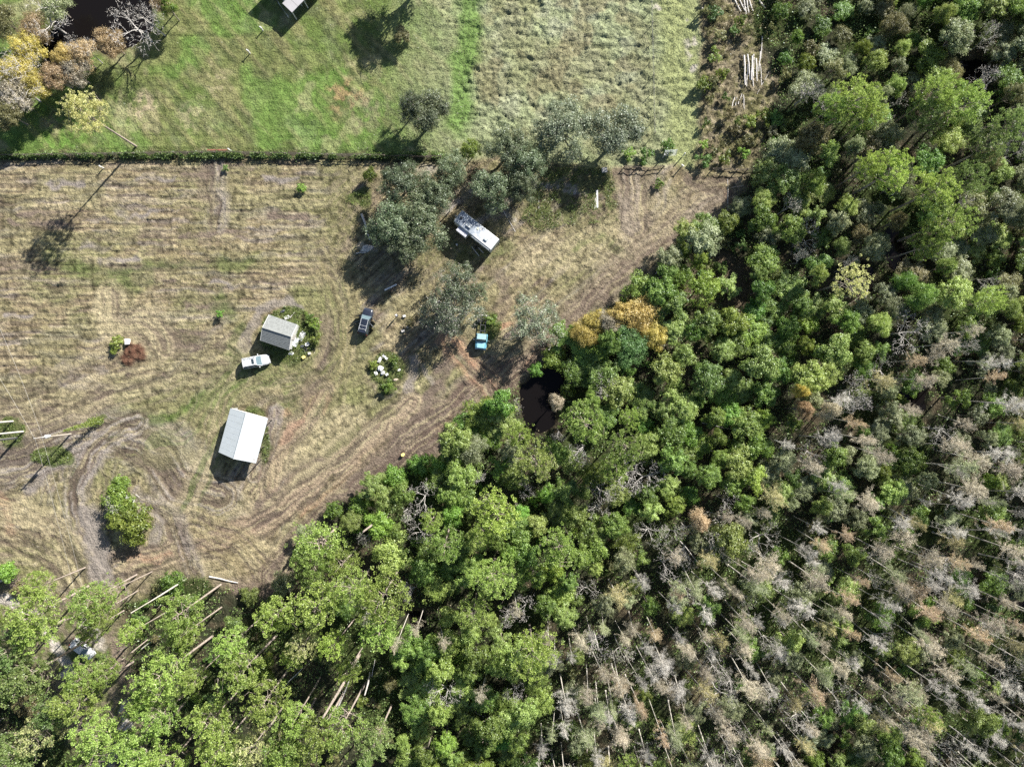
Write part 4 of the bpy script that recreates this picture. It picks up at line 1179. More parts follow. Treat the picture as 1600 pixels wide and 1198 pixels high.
def gate():
    a, b_ = P(1037, 246), P(1067, 244)
    L = math.hypot(b_[0] - a[0], b_[1] - a[1]); ang = math.atan2(b_[1] - a[1], b_[0] - a[0])
    root = empty("field_gate", (a[0], a[1], 0), ang, "pale tubular farm gate standing in the weeds", "gate")
    lean = .9
    for i in range(6):
        z = .3 + .22 * i
        MB().tube([(0, z * .5, z), (L * .62, z * .5, z)], .04, 6).build("bar", M['galv'], root)
    for x in (0, L * .31, L * .62):
        MB().tube([(x, .12, .25), (x, .75, 1.5)], .045, 6).build("upright", M['galv'], root)
    for x in (-.15, L):
        MB().tube([(x, 0, -.1), (x, 0, 1.6)], .1, 8).build("gate_post", M['white'], root)
gate()

def pole(px, py, h, name, label, cat, arm=True, transformer=False, r0=.16):
    x, y = P(px, py); root = empty(name, (x, y, 0), 0, label, cat)
    MB().tube([(0, 0, -.1), (0, 0, h * .5), (0, 0, h)], [r0, r0 * .85, r0 * .7], 8).build("pole", M['pole'], root)
    if arm:
        MB().box((0, 0, h - .3), (1.6, .12, .12), rad(8)).build("cross_arm", M['greyw'], root)
        for x_ in (-.7, 0, .7): MB().tube([(x_, x_ * .14, h - .24), (x_, x_ * .14, h - .02)], .06, 6).build("insulator", M['white'], root)
    if transformer:
        t = MB().tube([(.38, .1, h - 2.2), (.38, .1, h - 2.15), (.38, .1, h - 1.3), (.38, .1, h - 1.22)], [.24, .3, .3, .2], 14).build("transformer", M['white'], root)
        MB().tube([(.3, .05, h - 1.22), (.3, .05, h - .98)], .04, 6).build("bushing", M['greyw'], t)
    return root
pole(110.5, 678, 8.3, "utility_pole", "wooden utility pole with white transformer and vine-covered guy wire", "utility pole", True, True)
T = Vector((*P(110.5, 678), 8.2))
for ends, lab in (((( -60, 500), 9.0, (-.7, 0)), "overhead power line running from the pole to the upper left, leftmost strand"),
                  (((-20, 470), 9.0, (.7, 0)), "overhead power line running from the pole to the upper left, rightmost strand"),
                  (((135, 1010), 7.5, (-.6, 0)), "overhead power line running from the pole down to the pines, left strand"),
                  (((150, 1010), 7.5, (.6, 0)), "overhead power line running from the pole down to the pines, right strand")):
    (e, z, off) = ends
    E = Vector((*P(e[0], e[1], z), z)); A = T + Vector((off[0], off[1], 0)); pts = []
    for i in range(13):
        t = i / 12; p = A.lerp(E, t); p.z -= 4 * t * (1 - t) * .5; pts.append(p)
    o = MB().tube(pts, .014, 4).build("power_line", M['wire']); tagp(o, lab, "power line")
# guy wire with vines
A = Vector((*P(158, 657), .05))
o = MB().tube([A, T], .03, 4).build("guy_wire", M['wire']); tagp(o, "guy wire anchored in weeds right of the utility pole", "guy wire")
GUY = (A, T)
for i, (bx_, by_, lab) in enumerate([(20, 658, "uppermost of three weathered posts at the left edge"), (37, 674, "middle and longest of three weathered posts at the left edge"), (27, 684, "lowest of three weathered posts at the left edge")]):
    x, y = P(bx_, by_)
    o = MB().tube([(x, y, -.1), (x, y, 4.2), (x, y, 8.2)], [.17, .15, .12], 8).build("wooden_post", M['greyw']); tagp(o, lab, "post")
# stakes and short posts
for x, y, h, lab, mt in [(162.5, 263, 1.1, "white-topped stake below the fence, left of the tall shadow", 'white'), (391, 84, 1.2, "white stake standing alone in the green pasture", 'white'),
                         (411, 48, 1.1, "white stake just outside the house yard fence", 'white'), (1064, 262, 1.3, "short leaning white post right of the farm gate", 'white'),
                         (361, 236, .9, "white post end in the weeds of the rail fence", 'white'), (703, 330, 1.6, "grey post by the front of the travel trailer", 'greyw'), (1094, 20, 1.4, "lone grey post beside the sandy path at the top", 'greyw')]:
    cx_, cy_ = P(x, y); 
    o = MB().box((cx_, cy_, h / 2), (.14, .14, h)).box((cx_, cy_, h + .04), (.5 if mt == 'white' else .2, .16, .08), -.6).build("stake", M[mt]); tagp(o, lab, "stake")

M['rustm'] = simple('rusty_metal', (.20, .085, .055), .9, var=.4, scale=3)
# ------------------------------------------------------------------ small things on the ground
def item(name, shape, px, py, size, rz, mt, label, cat, z=0.0, tilt=(0, 0)):
    x, y = P(px, py); m_ = MB()
    sx, sy, sz = size
    if shape == 'board': m_.box((0, 0, sz / 2), size).box((sx * .2, 0, sz + .01), (.06, sy, .02))
    elif shape == 'crate':
        m_.box((0, 0, sz / 2), size); m_.box((0, 0, sz + .02), (sx * 1.06, sy * 1.06, .05))
    elif shape == 'heap':
        n_ = 9; r_ = random.Random(int(px * 7 + py))
        ringf = lambda k, z_: [(math.cos(2 * math.pi * i / n_) * sx / 2 * k * r_.uniform(.75, 1.15), math.sin(2 * math.pi * i / n_) * sy / 2 * k * r_.uniform(.75, 1.15), z_ * r_.uniform(.8, 1.2)) for i in range(n_)]
        m_.loft([ringf(1, .01), ringf(.85, sz * .55), ringf(.45, sz), ringf(.12, sz * .9)])
    elif shape == 'sheet':
        r_ = random.Random(int(px * 3 + py)); n_ = 5
        g = [[(sx * (i / n_ - .5), sy * (j / n_ - .5), sz + r_.uniform(0, .22)) for j in range(n_ + 1)] for i in range(n_ + 1)]
        vs_ = [p for row in g for p in row] + [(p[0], p[1], p[2] - .03) for row in g for p in row]; m1 = (n_ + 1) ** 2
        fs_ = []
        for i in range(n_):
            for j in range(n_):
                a = i * (n_ + 1) + j; fs_.append((a, a + n_ + 1, a + n_ + 2, a + 1)); fs_.append((m1 + a, m1 + a + 1, m1 + a + n_ + 2, m1 + a + n_ + 1))
        m_.add(vs_, fs_)
    elif shape == 'tyre':
        n_, k_ = 14, 6; vs_ = []; fs_ = []
        for i in range(n_):
            a = 2 * math.pi * i / n_
            for j in range(k_):
                b2 = 2 * math.pi * j / k_; rr = sx / 2 * .72 + sx / 2 * .28 * math.cos(b2)
                vs_.append((rr * math.cos(a), rr * math.sin(a), .12 + .11 * math.sin(b2)))
                fs_.append((i * k_ + j, ((i + 1) % n_) * k_ + j, ((i + 1) % n_) * k_ + (j + 1) % k_, i * k_ + (j + 1) % k_))
        m_.add(vs_, fs_)
    elif shape == 'drum': m_.tube([(0, 0, 0), (0, 0, sz * .33), (0, 0, sz * .36), (0, 0, sz)], [sx / 2, sx / 2, sx / 2 * 1.04, sx / 2], 14)
    elif shape == 'log':
        L = sx; m_.tube([(-L / 2, 0, sy / 2), (-L * .15, sz * .3, sy / 2 * 1.05), (L * .2, -sz * .2, sy * .55), (L / 2, 0, sy * .5)], [sy / 2, sy / 2 * .92, sy / 2 * .8, sy / 2 * .62], 8)
        m_.tube([(L * .15, 0, sy * .5), (L * .2, sy * 1.2, sy * .9)], [sy * .16, sy * .08], 5)
    o = m_.build(name, M[mt]); o.location = (x, y, z); o.rotation_euler = (tilt[0], tilt[1], rz)
    tagp(o, label, cat); return o
item('storage_box', 'crate', 201.5, 534, (.62, .95, .75), .05, 'white', "white upright box beside the dug heap in the mown field", "box")
item('plank', 'board', 933, 311, (3.1, .34, .09), rad(91), 'white', "long white plank standing out in the weedy plot right of the oaks", "plank")
item('plank', 'board', 930, 318, (2.0, .2, .07), rad(86), 'greyw', "shorter grey board lying alongside the long white plank", "plank")
item('pipe', 'board', 610.5, 449, (2.35, .26, .18), rad(26), 'white', "short white beam lying in the shade north-east of the dark SUV", "beam")
item('plank', 'board', 203, 779, (1.9, .52, .12), rad(-32), 'white', "white boat-shaped board beside the bushes by the left track", "board")
item('plank', 'board', 216, 775, (1.1, .12, .08), rad(-38), 'greyw', "thin grey board just right of the white board by the bushes", "board")
item('fallen_trunk', 'log', 572, 355, (4.8, .42, .3), rad(-72), 'dead', "bleached dead trunk standing off the left side of the oak clump", "log")
item('fallen_trunk', 'log', 605, 340, (3.4, .2, .3), rad(-80), 'dead', "thin pale dead limb against the oak leaves", "log", 2.2)
item('log', 'log', 566, 395, (2.2, .22, .3), rad(8), 'dead', "grey limb lying on the pale brush pile under the oaks", "log")
item('bucket', 'drum', 630, 710, (.55, .5, .7), 0, 'yellow', "pale yellow drum at the tree line below the barn track", "drum")
item('metal_pipe', 'board', 343, 237, (3.6, .22, .10), rad(0), 'rustm', "rusty brown sheet lying on the fence weeds left of the white post end", "metal sheet", .8)
item('storage_box', 'crate', 944, 267, (.9, .8, .5), .1, 'greyw', "grey box in the shade left of the north-east plot", "box")
item('concrete_block', 'crate', 815, 276, (.8, .5, .4), .3, 'rubble', "pale block lying in the sand between the oaks", "block")
# junk beside the shed
for args in [('wheelbarrow_tub', 'heap', 442, 487, (1.3, .5, .4), .5, 'tarp', "dark crumpled tarp on the weeds above the shed roof", "tarp"),
             ('sheet', 'sheet', 449, 496, (.9, .6, .1), .4, 'white', "pale sheet poking from behind the shed roof", "sheet"),
             ('plank', 'board', 457, 492, (1.3, .12, .08), rad(50), 'greyw', "thin grey lath standing up behind the shed roof", "plank"),
             ('table_top', 'board', 463, 535, (.7, 1.5, .5), rad(-22), 'whitem', "white bench against the end wall of the shed", "bench"),
             ('sheet', 'sheet', 472, 525, (.9, 1.7, .15), rad(-30), 'rubble', "grey corrugated sheet in the weeds right of the shed", "sheet"),
             ('sheet', 'sheet', 481, 538, (.75, .6, .3), .5, 'white', "bright white crumpled sheet in the weeds east of the shed", "sheet"),
             ('tyre', 'tyre', 477, 546, (.75, .75, .2), 0, 'black', "black tyre in the junk east of the shed", "tyre"),
             ('storage_box', 'crate', 473, 541, (.5, .4, .35), .3, 'tarp', "small dark bin in the junk right of the shed", "bin"),
             ('rubble_pile', 'heap', 455, 552, (1.0, .8, .25), .2, 'rubble', "low grey rubble heap at the shed's lower right corner", "rubble"),
             ('storage_box', 'crate', 475, 558, (.5, .45, .3), .6, 'yellow', "small yellowish box low in the weeds by the shed", "box"),
             ('storage_box', 'crate', 484, 552, (.45, .4, .3), .2, 'greyw', "small grey box at the right rim of the shed's weeds", "box"),
             # overgrown heap south of the SUV
             ('sheet', 'sheet', 602, 558, (1.1, .45, .3), -.7, 'white', "upper right white slab on the overgrown junk heap", "sheet"),
             ('sheet', 'sheet', 594, 562, (.5, 1.0, .3), -.4, 'white', "upper left white slab on the overgrown junk heap", "sheet"),
             ('rubble_pile', 'heap', 594, 576, (1.3, 1.1, .45), .2, 'rubble', "grey rubble in the middle of the overgrown junk heap", "rubble"),
             ('sheet', 'sheet', 588, 583, (.5, .7, .2), .5, 'white', "white scrap at the lower left of the overgrown heap", "sheet"),
             ('rubble_pile', 'heap', 598, 583, (1.0, .8, .35), .9, 'rubble', "darker rubble at the bottom of the overgrown heap", "rubble"),
             ('storage_box', 'crate', 605, 585, (.45, .4, .3), .5, 'white', "small white box right of the grey rubble", "box"),
             ('sheet', 'sheet', 624, 578, (.5, .4, .2), .3, 'white', "small white scrap at the right end of the overgrown heap", "sheet"),
             ('rubble_pile', 'heap', 618, 593, (1.1, .5, .2), .1, 'log', "reddish brick rubble at the lower right of the heap", "rubble"),
             # under the oaks
             ('brush_pile', 'heap', 574, 388, (2.6, 1.4, .4), .2, 'dead', "pale brush pile in the shade left of the oak clump", "brush pile"),
             ('cool_box', 'crate', 632, 494, (.45, .35, .35), .2, 'white', "white cooler on the grass under the moss-hung oak", "cooler"),
             ('crate', 'crate', 637, 511, (.4, .35, .3), .5, 'log', "small tan crate in the oak shade below the cooler", "crate"),
             ('cool_box', 'crate', 630, 517, (.55, .45, .3), .1, 'greyw', "grey tub at the edge of the oak shade below the tan crate", "tub"),
             ('gas_bottle', 'drum', 714, 383, (.35, .35, .5), 0, 'white', "small white cylinder on the ground south of the trailer", "cylinder"),
             ('plank', 'board', 743, 393, (2.1, .14, .1), rad(-52), 'greyw', "left of two grey boards leaning in the trailer's shadow", "plank"),
             ('plank', 'board', 750, 390, (1.7, .14, .1), rad(-45), 'greyw', "right of two grey boards leaning in the trailer's shadow", "plank"),
             ('tyre', 'tyre', 744, 387, (.7, .7, .2), 0, 'black', "black tyre in the shadow beside the travel trailer", "tyre"),
             ('plank', 'board', 796, 346, (4.2, .1, .08), rad(-60), 'greyw', "long thin pole lying on the sand right of the trailer", "plank"),
             ('plank', 'board', 842, 312, (3.3, .08, .08), rad(90), 'greyw', "thin upright pale pole lying at the left of the weedy plot", "plank")]:
    item(*args)
# lone logs
for x, y, L, d, ang, lab in [(350, 905, 5.2, .3, -12, "curved pale log lying across the track end above the pines"), (782, 640, 1.6, .14, -32, "short bright stick lying beside the pond path"),
                             (1150, 350, .1, .1, 0, None), (1137, 305, 5.6, .12, -89, "thin pale pole at the right edge of the plot"), (1135, 352, 2.6, .1, -50, "bare fallen branch at the plot's lower right corner"),
                             (1152, 292, 2.2, .14, 10, "orange-brown stick at the top right corner of the plot"), (1118, 665, 5.0, .16, -12, "pale bare log lying over the dark swamp bushes"),
                             (1030, 420, 2.2, .16, 55, "pale split stick at the trees' edge right of the mown strip"), (8, 905, 2.2, .4, 25, "thick pale log end at the left edge by the round bare patch"),
                             (84, 945, 2.2, .12, -60, "forked bare twig left of the leaning log"), (1192, 130, 4.5, .12, 62, "pale log leaning across the log pile")]:
    if lab: item('log', 'log', x, y, (L, d, .2), rad(ang), 'dead' if 'orange' not in lab else 'log', lab, "log")
# log piles top right
logs = [(1162, 112, 9.5, .3, -88), (1168, 108, 8.2, .26, -84), (1172, 110, 7.6, .25, -92), (1176, 104, 7.0, .22, -90), (1180, 112, 7.2, .25, -87), (1184, 100, 6.4, .2, -95), (1166, 120, 7.0, .2, -93), (1174, 122, 6.6, .2, -85)]
root = None
for i, (x, y, L, d, a) in enumerate(logs):
    o = item('log', 'log', x, y, (L * .55, d, .2), rad(a), 'log_pale', "bleached log in the long stack beside the brush strip", "log"); o.location.z = .35 + .2 * (i % 3)
    o["group"] = "logs in the long bleached stack"; REC0.append((o, x, y))
for i, (x, y, L, d, a) in enumerate([(1190, 70, 5.5, .16, -91), (1189, 120, 5, .14, -86), (1146, 158, 2.2, .16, 75), (1150, 160, 2.0, .14, 82), (1156, 155, 2.2, .14, 70), (1162, 160, 2.8, .14, -86)]):
    o = item('log', 'log', x, y, (L * .9, d, .2), rad(a), 'log_pale', "loose bleached log scattered round the long stack", "log"); o["group"] = "loose logs round the stack"; REC0.append((o, x, y))
for i, (x, y, a) in enumerate([(1157, 5, -62), (1163, 8, -78), (1167, 6, -80), (1171, 4, -70), (1150, 6, -60), (1186, 2, -50)]):
    o = item('log', 'log', x, y, (3.4, .26, .2), rad(a), 'log_pale', "bleached log in the small stack at the top edge", "log"); o["group"] = "logs in the small top stack"; REC0.append((o, x, y))

# ------------------------------------------------------------------ the person by the open SUV
def person(px, py, face, label, shirt, hat):
    x, y = P(px, py)
    vsl = [(0, 0, .95, .13), (0, 0, 1.12, .115), (0, 0, 1.30, .14), (0, 0, 1.43, .10), (0.01, 0, 1.52, .052), (.02, 0, 1.62, .088), (.02, 0, 1.69, .082)]
    ed = [(0, 1), (1, 2), (2, 3), (3, 4), (4, 5), (5, 6)]
    def chain(start, pts):
        p = start
        for q in pts: vsl.append(q); ed.append((p, len(vsl) - 1)); p = len(vsl) - 1
        return p
    for s_ in (-1, 1):
        chain(0, [(.0, s_ * .10, .88, .105), (.02 + .05 * s_, s_ * .11, .5, .065), (.0 + .08 * s_, s_ * .12, .09, .045), (.16 + .08 * s_, s_ * .13, .035, .035)])
        w = chain(3, [(0, s_ * .19, 1.42, .06), (.02, s_ * .25, 1.14, .042), (.16, s_ * .24, .93, .028), (.22, s_ * .23, .86, .026)])
        for k in range(4):
            chain(w, [(.26 + .012 * k, s_ * (.215 + .018 * k), .83 - .006 * k, .009), (.285, s_ * (.21 + .018 * k), .79 + .006 * abs(k - 1), .008)])
        chain(w, [(.25, s_ * .205, .86, .01), (.275, s_ * .195, .84, .009)])
    me_ = bpy.data.meshes.new("person"); me_.from_pydata([v[:3] for v in vsl], ed, [])
    o = bpy.data.objects.new("person", me_); COL.objects.link(o)
    sk = o.modifiers.new("skin", 'SKIN')
    for i, v in enumerate(vsl): me_.skin_vertices[0].data[i].radius = (v[3], v[3] * (1.25 if i in (0, 1, 2) else 1.0))
    me_.skin_vertices[0].data[0].use_root = True
    su = o.modifiers.new("sub", 'SUBSURF'); su.levels = su.render_levels = 1
    dg = bpy.context.evaluated_depsgraph_get()
    nm = bpy.data.meshes.new_from_object(o.evaluated_get(dg)); o.modifiers.clear(); o.data = nm
    nm.materials.clear()
    for m_ in (shirt, M['jeans'], M['skin'], M['dark']): nm.materials.append(m_)
    for p in nm.polygons:
        c_ = p.center; p.use_smooth = True
        if c_.z < .10: p.material_index = 3
        elif c_.z < .95 and abs(c_.y) < .22 and not (abs(c_.y) > .19 and c_.x > .1): p.material_index = 1
        elif c_.z > 1.47 or (abs(c_.y) > .18 and c_.z < 1.12): p.material_index = 2
        else: p.material_index = 0
    o.location = (x, y, .02); o.rotation_euler = (0, 0, face); tagp(o, label, "person")
    MB().tube([(.02, 0, 1.70), (.02, 0, 1.76), (.02, 0, 1.80)], [.105, .10, .04], 12).box((.12, 0, 1.705), (.12, .15, .02)).build("cap", hat, o)
    MB().tube([(.10, 0, 1.64), (.13, 0, 1.615), (.10, 0, 1.61)], [.012, .016, .008], 5).build("nose", M['skin'], o)
    for s_ in (-1, 1):
        MB().box((.104, s_ * .03, 1.655), (.012, .022, .012)).build("eye", M['dark'], o)
        MB().box((.02, s_ * .088, 1.635), (.03, .015, .055)).build("ear", M['skin'], o)
    MB().box((.104, 0, 1.585), (.01, .045, .01)).build("mouth", M['red'], o)
M['jeans'] = simple('denim', (.05, .07, .12), .9); M['skin'] = simple('skin', (.45, .27, .19), .6, var=.05)
M['shirt'] = simple('pale_blue_shirt', (.42, .48, .62), .85, var=.1)
person(621, 494, rad(170), "person in a pale shirt standing on the grass right of the dark SUV", M['shirt'], M['white'])
# ------------------------------------------------------------------ plant templates (shared meshes)
class TM:
    """triangle soup"""
    def __init__(self): self.V = []; self.F = []; self.n = 0
    def add(self, V, F):
        V = np.asarray(V, float).reshape(-1, 3); F = np.asarray(F, int).reshape(-1, 3)
        self.V.append(V); self.F.append(F + self.n); self.n += len(V)
    def tube(self, pts, radii, n=5):
        pts = np.asarray(pts, float); k = len(pts)
        d = np.gradient(pts, axis=0); d /= np.linalg.norm(d, axis=1)[:, None] + 1e-9
        ref = np.array([0, 0, 1.0]) if abs(d[0, 2]) < .8 else np.array([1.0, 0, 0])
        u = np.cross(d, ref); u /= np.linalg.norm(u, axis=1)[:, None] + 1e-9; w = np.cross(d, u)
        a = np.arange(n) * 2 * np.pi / n; r = np.asarray(radii, float)[:, None, None]
        V = pts[:, None, :] + r * (np.cos(a)[None, :, None] * u[:, None, :] + np.sin(a)[None, :, None] * w[:, None, :])
        F = []
        for i in range(k - 1):
            for j in range(n):
                p, q = i * n + j, i * n + (j + 1) % n
                F += [(p, q, q + n), (p, q + n, p + n)]
        self.add(V, F)
    def rods(self, A, B, w):
        """thin flat slivers from A to B, width w at the start"""
        A = np.asarray(A); B = np.asarray(B); d = B - A
        s = np.cross(d, RS.normal(size=d.shape)); s /= np.linalg.norm(s, axis=1)[:, None] + 1e-9
        w = np.broadcast_to(np.asarray(w, float), (len(A),))[:, None] / 2
        V = np.stack([A - s * w, A + s * w, B], 1)
        self.add(V, np.arange(len(A) * 3))
    def leaves(self, Cn, Nn, size, aspect=.55, jit=.7):
        """rhombic leaves round the given normals"""
        m = len(Cn); Nn = Nn + RS.normal(size=Nn.shape) * jit; Nn /= np.linalg.norm(Nn, axis=1)[:, None] + 1e-9
        t = np.cross(Nn, RS.normal(size=Nn.shape)); t /= np.linalg.norm(t, axis=1)[:, None] + 1e-9
        b = np.cross(Nn, t); L = (np.asarray(size) * RS.uniform(.65, 1.35, m))[:, None]
        V = np.stack([Cn - t * L * .5, Cn + b * L * aspect * .5, Cn + t * L * .5, Cn - b * L * aspect * .5], 1)
        i = np.arange(m)[:, None] * 4
        self.add(V, np.concatenate([i + np.array([[0, 1, 2]]), i + np.array([[0, 2, 3]])], 0))
    def mesh(self, name):
        return tri_mesh(name, np.concatenate(self.V), np.concatenate(self.F))

RS = np.random.RandomState(5)
def unit(v): return v / (np.linalg.norm(v, axis=-1, keepdims=True) + 1e-9)

def t_pine(seed, H=14.0, R=4.0, dens=1.0, needles=46):
    global RS; RS = np.random.RandomState(seed)
    T_, Cc = TM(), TM()
    bx, by = RS.uniform(-.5, .5, 2)
    zz = np.array([0, .35, .7, .97]) * H; ax = np.stack([bx * (zz / H) ** 2, by * (zz / H) ** 2, zz], 1); ax[0, 2] = -.15
    T_.tube(ax, [.24, .19, .13, .05], 7)
    axis = lambda z: np.array([bx * (z / H) ** 2, by * (z / H) ** 2, z])
    cs = []; k = 17
    for i in range(k):
        f = (i + RS.uniform(-.3, .3)) / k; f = min(max(f, 0), 1); z = H * (.60 + .36 * f)
        ln = R * (.55 + .5 * math.sin(math.pi * (.25 + .62 * f))) * (1 - .35 * f) * RS.uniform(.7, 1.15)
        a = i * 2.4 + RS.uniform(-.4, .4); s0 = axis(z); up = RS.uniform(.15, .5)
        dr = np.array([math.cos(a), math.sin(a), up]); e = s0 + dr * ln; e[2] += .2 * ln
        mid = s0 + dr * ln * .5 + np.array([0, 0, -.05 * ln])
        T_.tube([s0, mid, e], [.07, .045, .02], 4)
        nb = max(5, int(16 * dens * ln / R * 1.3))
        for j in range(nb):
            s = RS.uniform(.38, 1.05); b = s0 + (e - s0) * s
            sd = np.array([-math.sin(a), math.cos(a), 0]) * RS.normal() * ln * .30 * (.4 + s)
            c_ = b + sd + np.array([0, 0, RS.uniform(0, .5)]); cs.append(c_)
            if RS.rand() < .5: T_.rods([b], [c_], .05)
    for j in range(9): cs.append(axis(H) + RS.normal(size=3) * [.7, .7, .4])
    cs = np.array(cs)
    for c_ in cs:
        m = int(needles * .62 * RS.uniform(.7, 1.2)); d = unit(RS.normal(size=(m, 3)) + [0, 0, .45])
        r_ = RS.uniform(.30, .50); L = (r_ * RS.uniform(.6, 1.1, m))[:, None]
        A = c_ + d * .12; B = c_ + d * L
        s = unit(np.cross(d, RS.normal(size=d.shape))) * .075
        V = np.stack([A, B - s, B + s], 1); Cc.add(V, np.arange(m * 3))
    return T_.mesh("pine_trunk"), Cc.mesh("pine_crown")

def t_broad(seed, H=8.0, R=2.6, leaf=.26, nl=5200, lobes=7, flat=.75, open_=0.0, moss=0, limbs=6, trunkr=.16, base=.45, clumps=15, spread=.78, lrr=(.24, .46)):
    global RS; RS = np.random.RandomState(seed)
    T_, Cc = TM(), TM()
    T_.tube([[0, 0, -.1], [RS.uniform(-.2, .2), RS.uniform(-.2, .2), H * .3], [RS.uniform(-.3, .3), RS.uniform(-.3, .3), H * .6]], [trunkr, trunkr * .8, trunkr * .55], 6)
    L = []
    for i in range(lobes):
        a = i * 2.4 + RS.uniform(-.5, .5); rr = R * (spread * math.sqrt((i + .3) / lobes)) * RS.uniform(.75, 1.2)
        lr = R * RS.uniform(*lrr); z = H - lr * flat - (rr / R) ** 2 * H * .28 - RS.uniform(0, .1) * H
        c_ = np.array([rr * math.cos(a), rr * math.sin(a), z]); L.append((c_, lr))
        T_.tube([[0, 0, H * (.25 + .2 * RS.rand())], c_ * [.5, .5, .8], c_], [trunkr * .5, trunkr * .3, .02], 4)
        for q in range(limbs):
            d = unit(RS.normal(size=3) + [0, 0, .3]); T_.rods([c_ - [0, 0, lr * .3]], [c_ + d * lr * .95], .07)
    per = nl // lobes
    for (c_, lr) in L:
        nc = clumps; d = unit(RS.normal(size=(nc, 3)) + [0, 0, .35]); cc = c_ + d * lr * RS.uniform(.72, 1.08, (nc, 1)) * [1, 1, flat]
        keep = RS.rand(nc) > open_
        cc = cc[keep]; dd = d[keep]
        if len(cc) == 0: continue
        m = per; k = RS.randint(0, len(cc), m)
        off = RS.normal(size=(m, 3)) * lr * .20
        Cc.leaves(cc[k] + off, dd[k] * .8 + unit(off) * .6, leaf, .6, .55)
        m = per // 6
        off = unit(RS.normal(size=(m, 3))) * lr * .8 * RS.rand(m, 1) ** .4 * [1, 1, flat]; Cc.leaves(c_ + off, unit(off), leaf, .6, .9)
        if moss:
            k = RS.randint(0, len(cc), moss); A = cc[k] + RS.normal(size=(moss, 3)) * lr * .25
            B = A + np.stack([RS.normal(size=moss) * .12, RS.normal(size=moss) * .12, -RS.uniform(.3, .9, moss)], 1); T_.rods(A, B, .10)
    return T_.mesh("branches"), Cc.mesh("leaves")

def t_cyp(seed, H=14.0, leafy=1.0, bare=0.0, R=1.6):
    global RS; RS = np.random.RandomState(seed)
    T_, Cc = TM(), TM()
    bx, by = RS.uniform(-.4, .4, 2); axis = lambda z: np.array([bx * (z / H) ** 2, by * (z / H) ** 2, z])
    T_.tube([axis(0) - [0, 0, .1], axis(.4), axis(H * .4), axis(H * .75), axis(H)], [.22, .105, .085, .055, .02], 6)
    nb = 44
    for i in range(nb):
        f = i / nb; z = H * (.64 + .35 * f); ln = R * (1 - f) ** .5 * RS.uniform(.25, 1.3) + .15
        if RS.rand() < .15: continue
        if RS.rand() < .12: z = H * RS.uniform(.4, .68)
        a = i * 2.4 + RS.uniform(-.4, .4); s0 = axis(z); dr = np.array([math.cos(a), math.sin(a), RS.uniform(.25, .75)]); e = s0 + dr * ln
        T_.rods([s0], [e], .035)
        m = 50; s = RS.uniform(.2, 1.1, m)[:, None]; A = s0 + (e - s0) * s
        d = unit(dr * .35 + RS.normal(size=(m, 3)) * .8 + [0, 0, .15]); B = A + d * RS.uniform(.15, .5, (m, 1)) + RS.normal(size=(m, 3)) * .05
        A = A + RS.normal(size=(m, 3)) * .12
        Cc.rods(A, B, .028)
        if leafy:
            m = int(20 * leafy); A = s0 + (e - s0) * RS.uniform(.3, 1.1, (m, 1)) + RS.normal(size=(m, 3)) * .16
            Cc.leaves(A, np.tile([0, 0, 1.0], (m, 1)), .13, .5, .9)
    return T_.mesh("cypress_trunk"), Cc.mesh("cypress_crown")

def t_bare(seed, H=9.0, R=3.0, lv=4, r0=.18, spread=.75, fine=3):
    global RS; RS = np.random.RandomState(seed)
    T_, Cc = TM(), TM()
    T_.tube([[0, 0, -.1], [RS.uniform(-.2, .2), RS.uniform(-.2, .2), H * .25], [RS.uniform(-.3, .3), RS.uniform(-.3, .3), H * .5]], [r0, r0 * .8, r0 * .6], 6)
    fr = [(np.array([0, 0, H * .45]), np.array([0, 0, 1.0]), H * .22, r0 * .55)]
    A, B, Wd = [], [], []
    for l in range(lv):
        nx_ = []
        for (p, d, ln, r) in fr:
            for k in range(4 if l < 2 else 3):
                nd = unit(d + RS.normal(size=3) * spread * [1, 1, .5] + [0, 0, .12]); q = p + nd * ln * RS.uniform(.7, 1.2)
                m_ = (p + q) / 2 + RS.normal(size=3) * ln * .07
                if l < 2: T_.tube([p, m_, q], [r, r * .75, r * .5], 4)
                else: A += [p, m_]; B += [m_, q]; Wd += [max(.05, r * 1.6), max(.04, r * 1.2)]
                nx_.append((q, nd, ln * .72, r * .5))
        fr = nx_
    if A: Cc.rods(np.array(A), np.array(B), np.array(Wd))
    A, B = [], []
    for (p, d, ln, r) in fr:
        for k in range(fine):
            A.append(p); B.append(p + unit(d + RS.normal(size=3) * .8) * ln * RS.uniform(.5, 1.1))
    Cc.rods(np.array(A), np.array(B), .05)
    return T_.mesh("dead_limbs"), Cc.mesh("dead_twigs")

def t_shrub(seed, H=1.9, R=1.3, leaf=.2, nl=1100, lobes=6):
    return t_broad(seed, H, R, leaf, nl, lobes, .9, 0, 0, 2, .05, .3, 8)

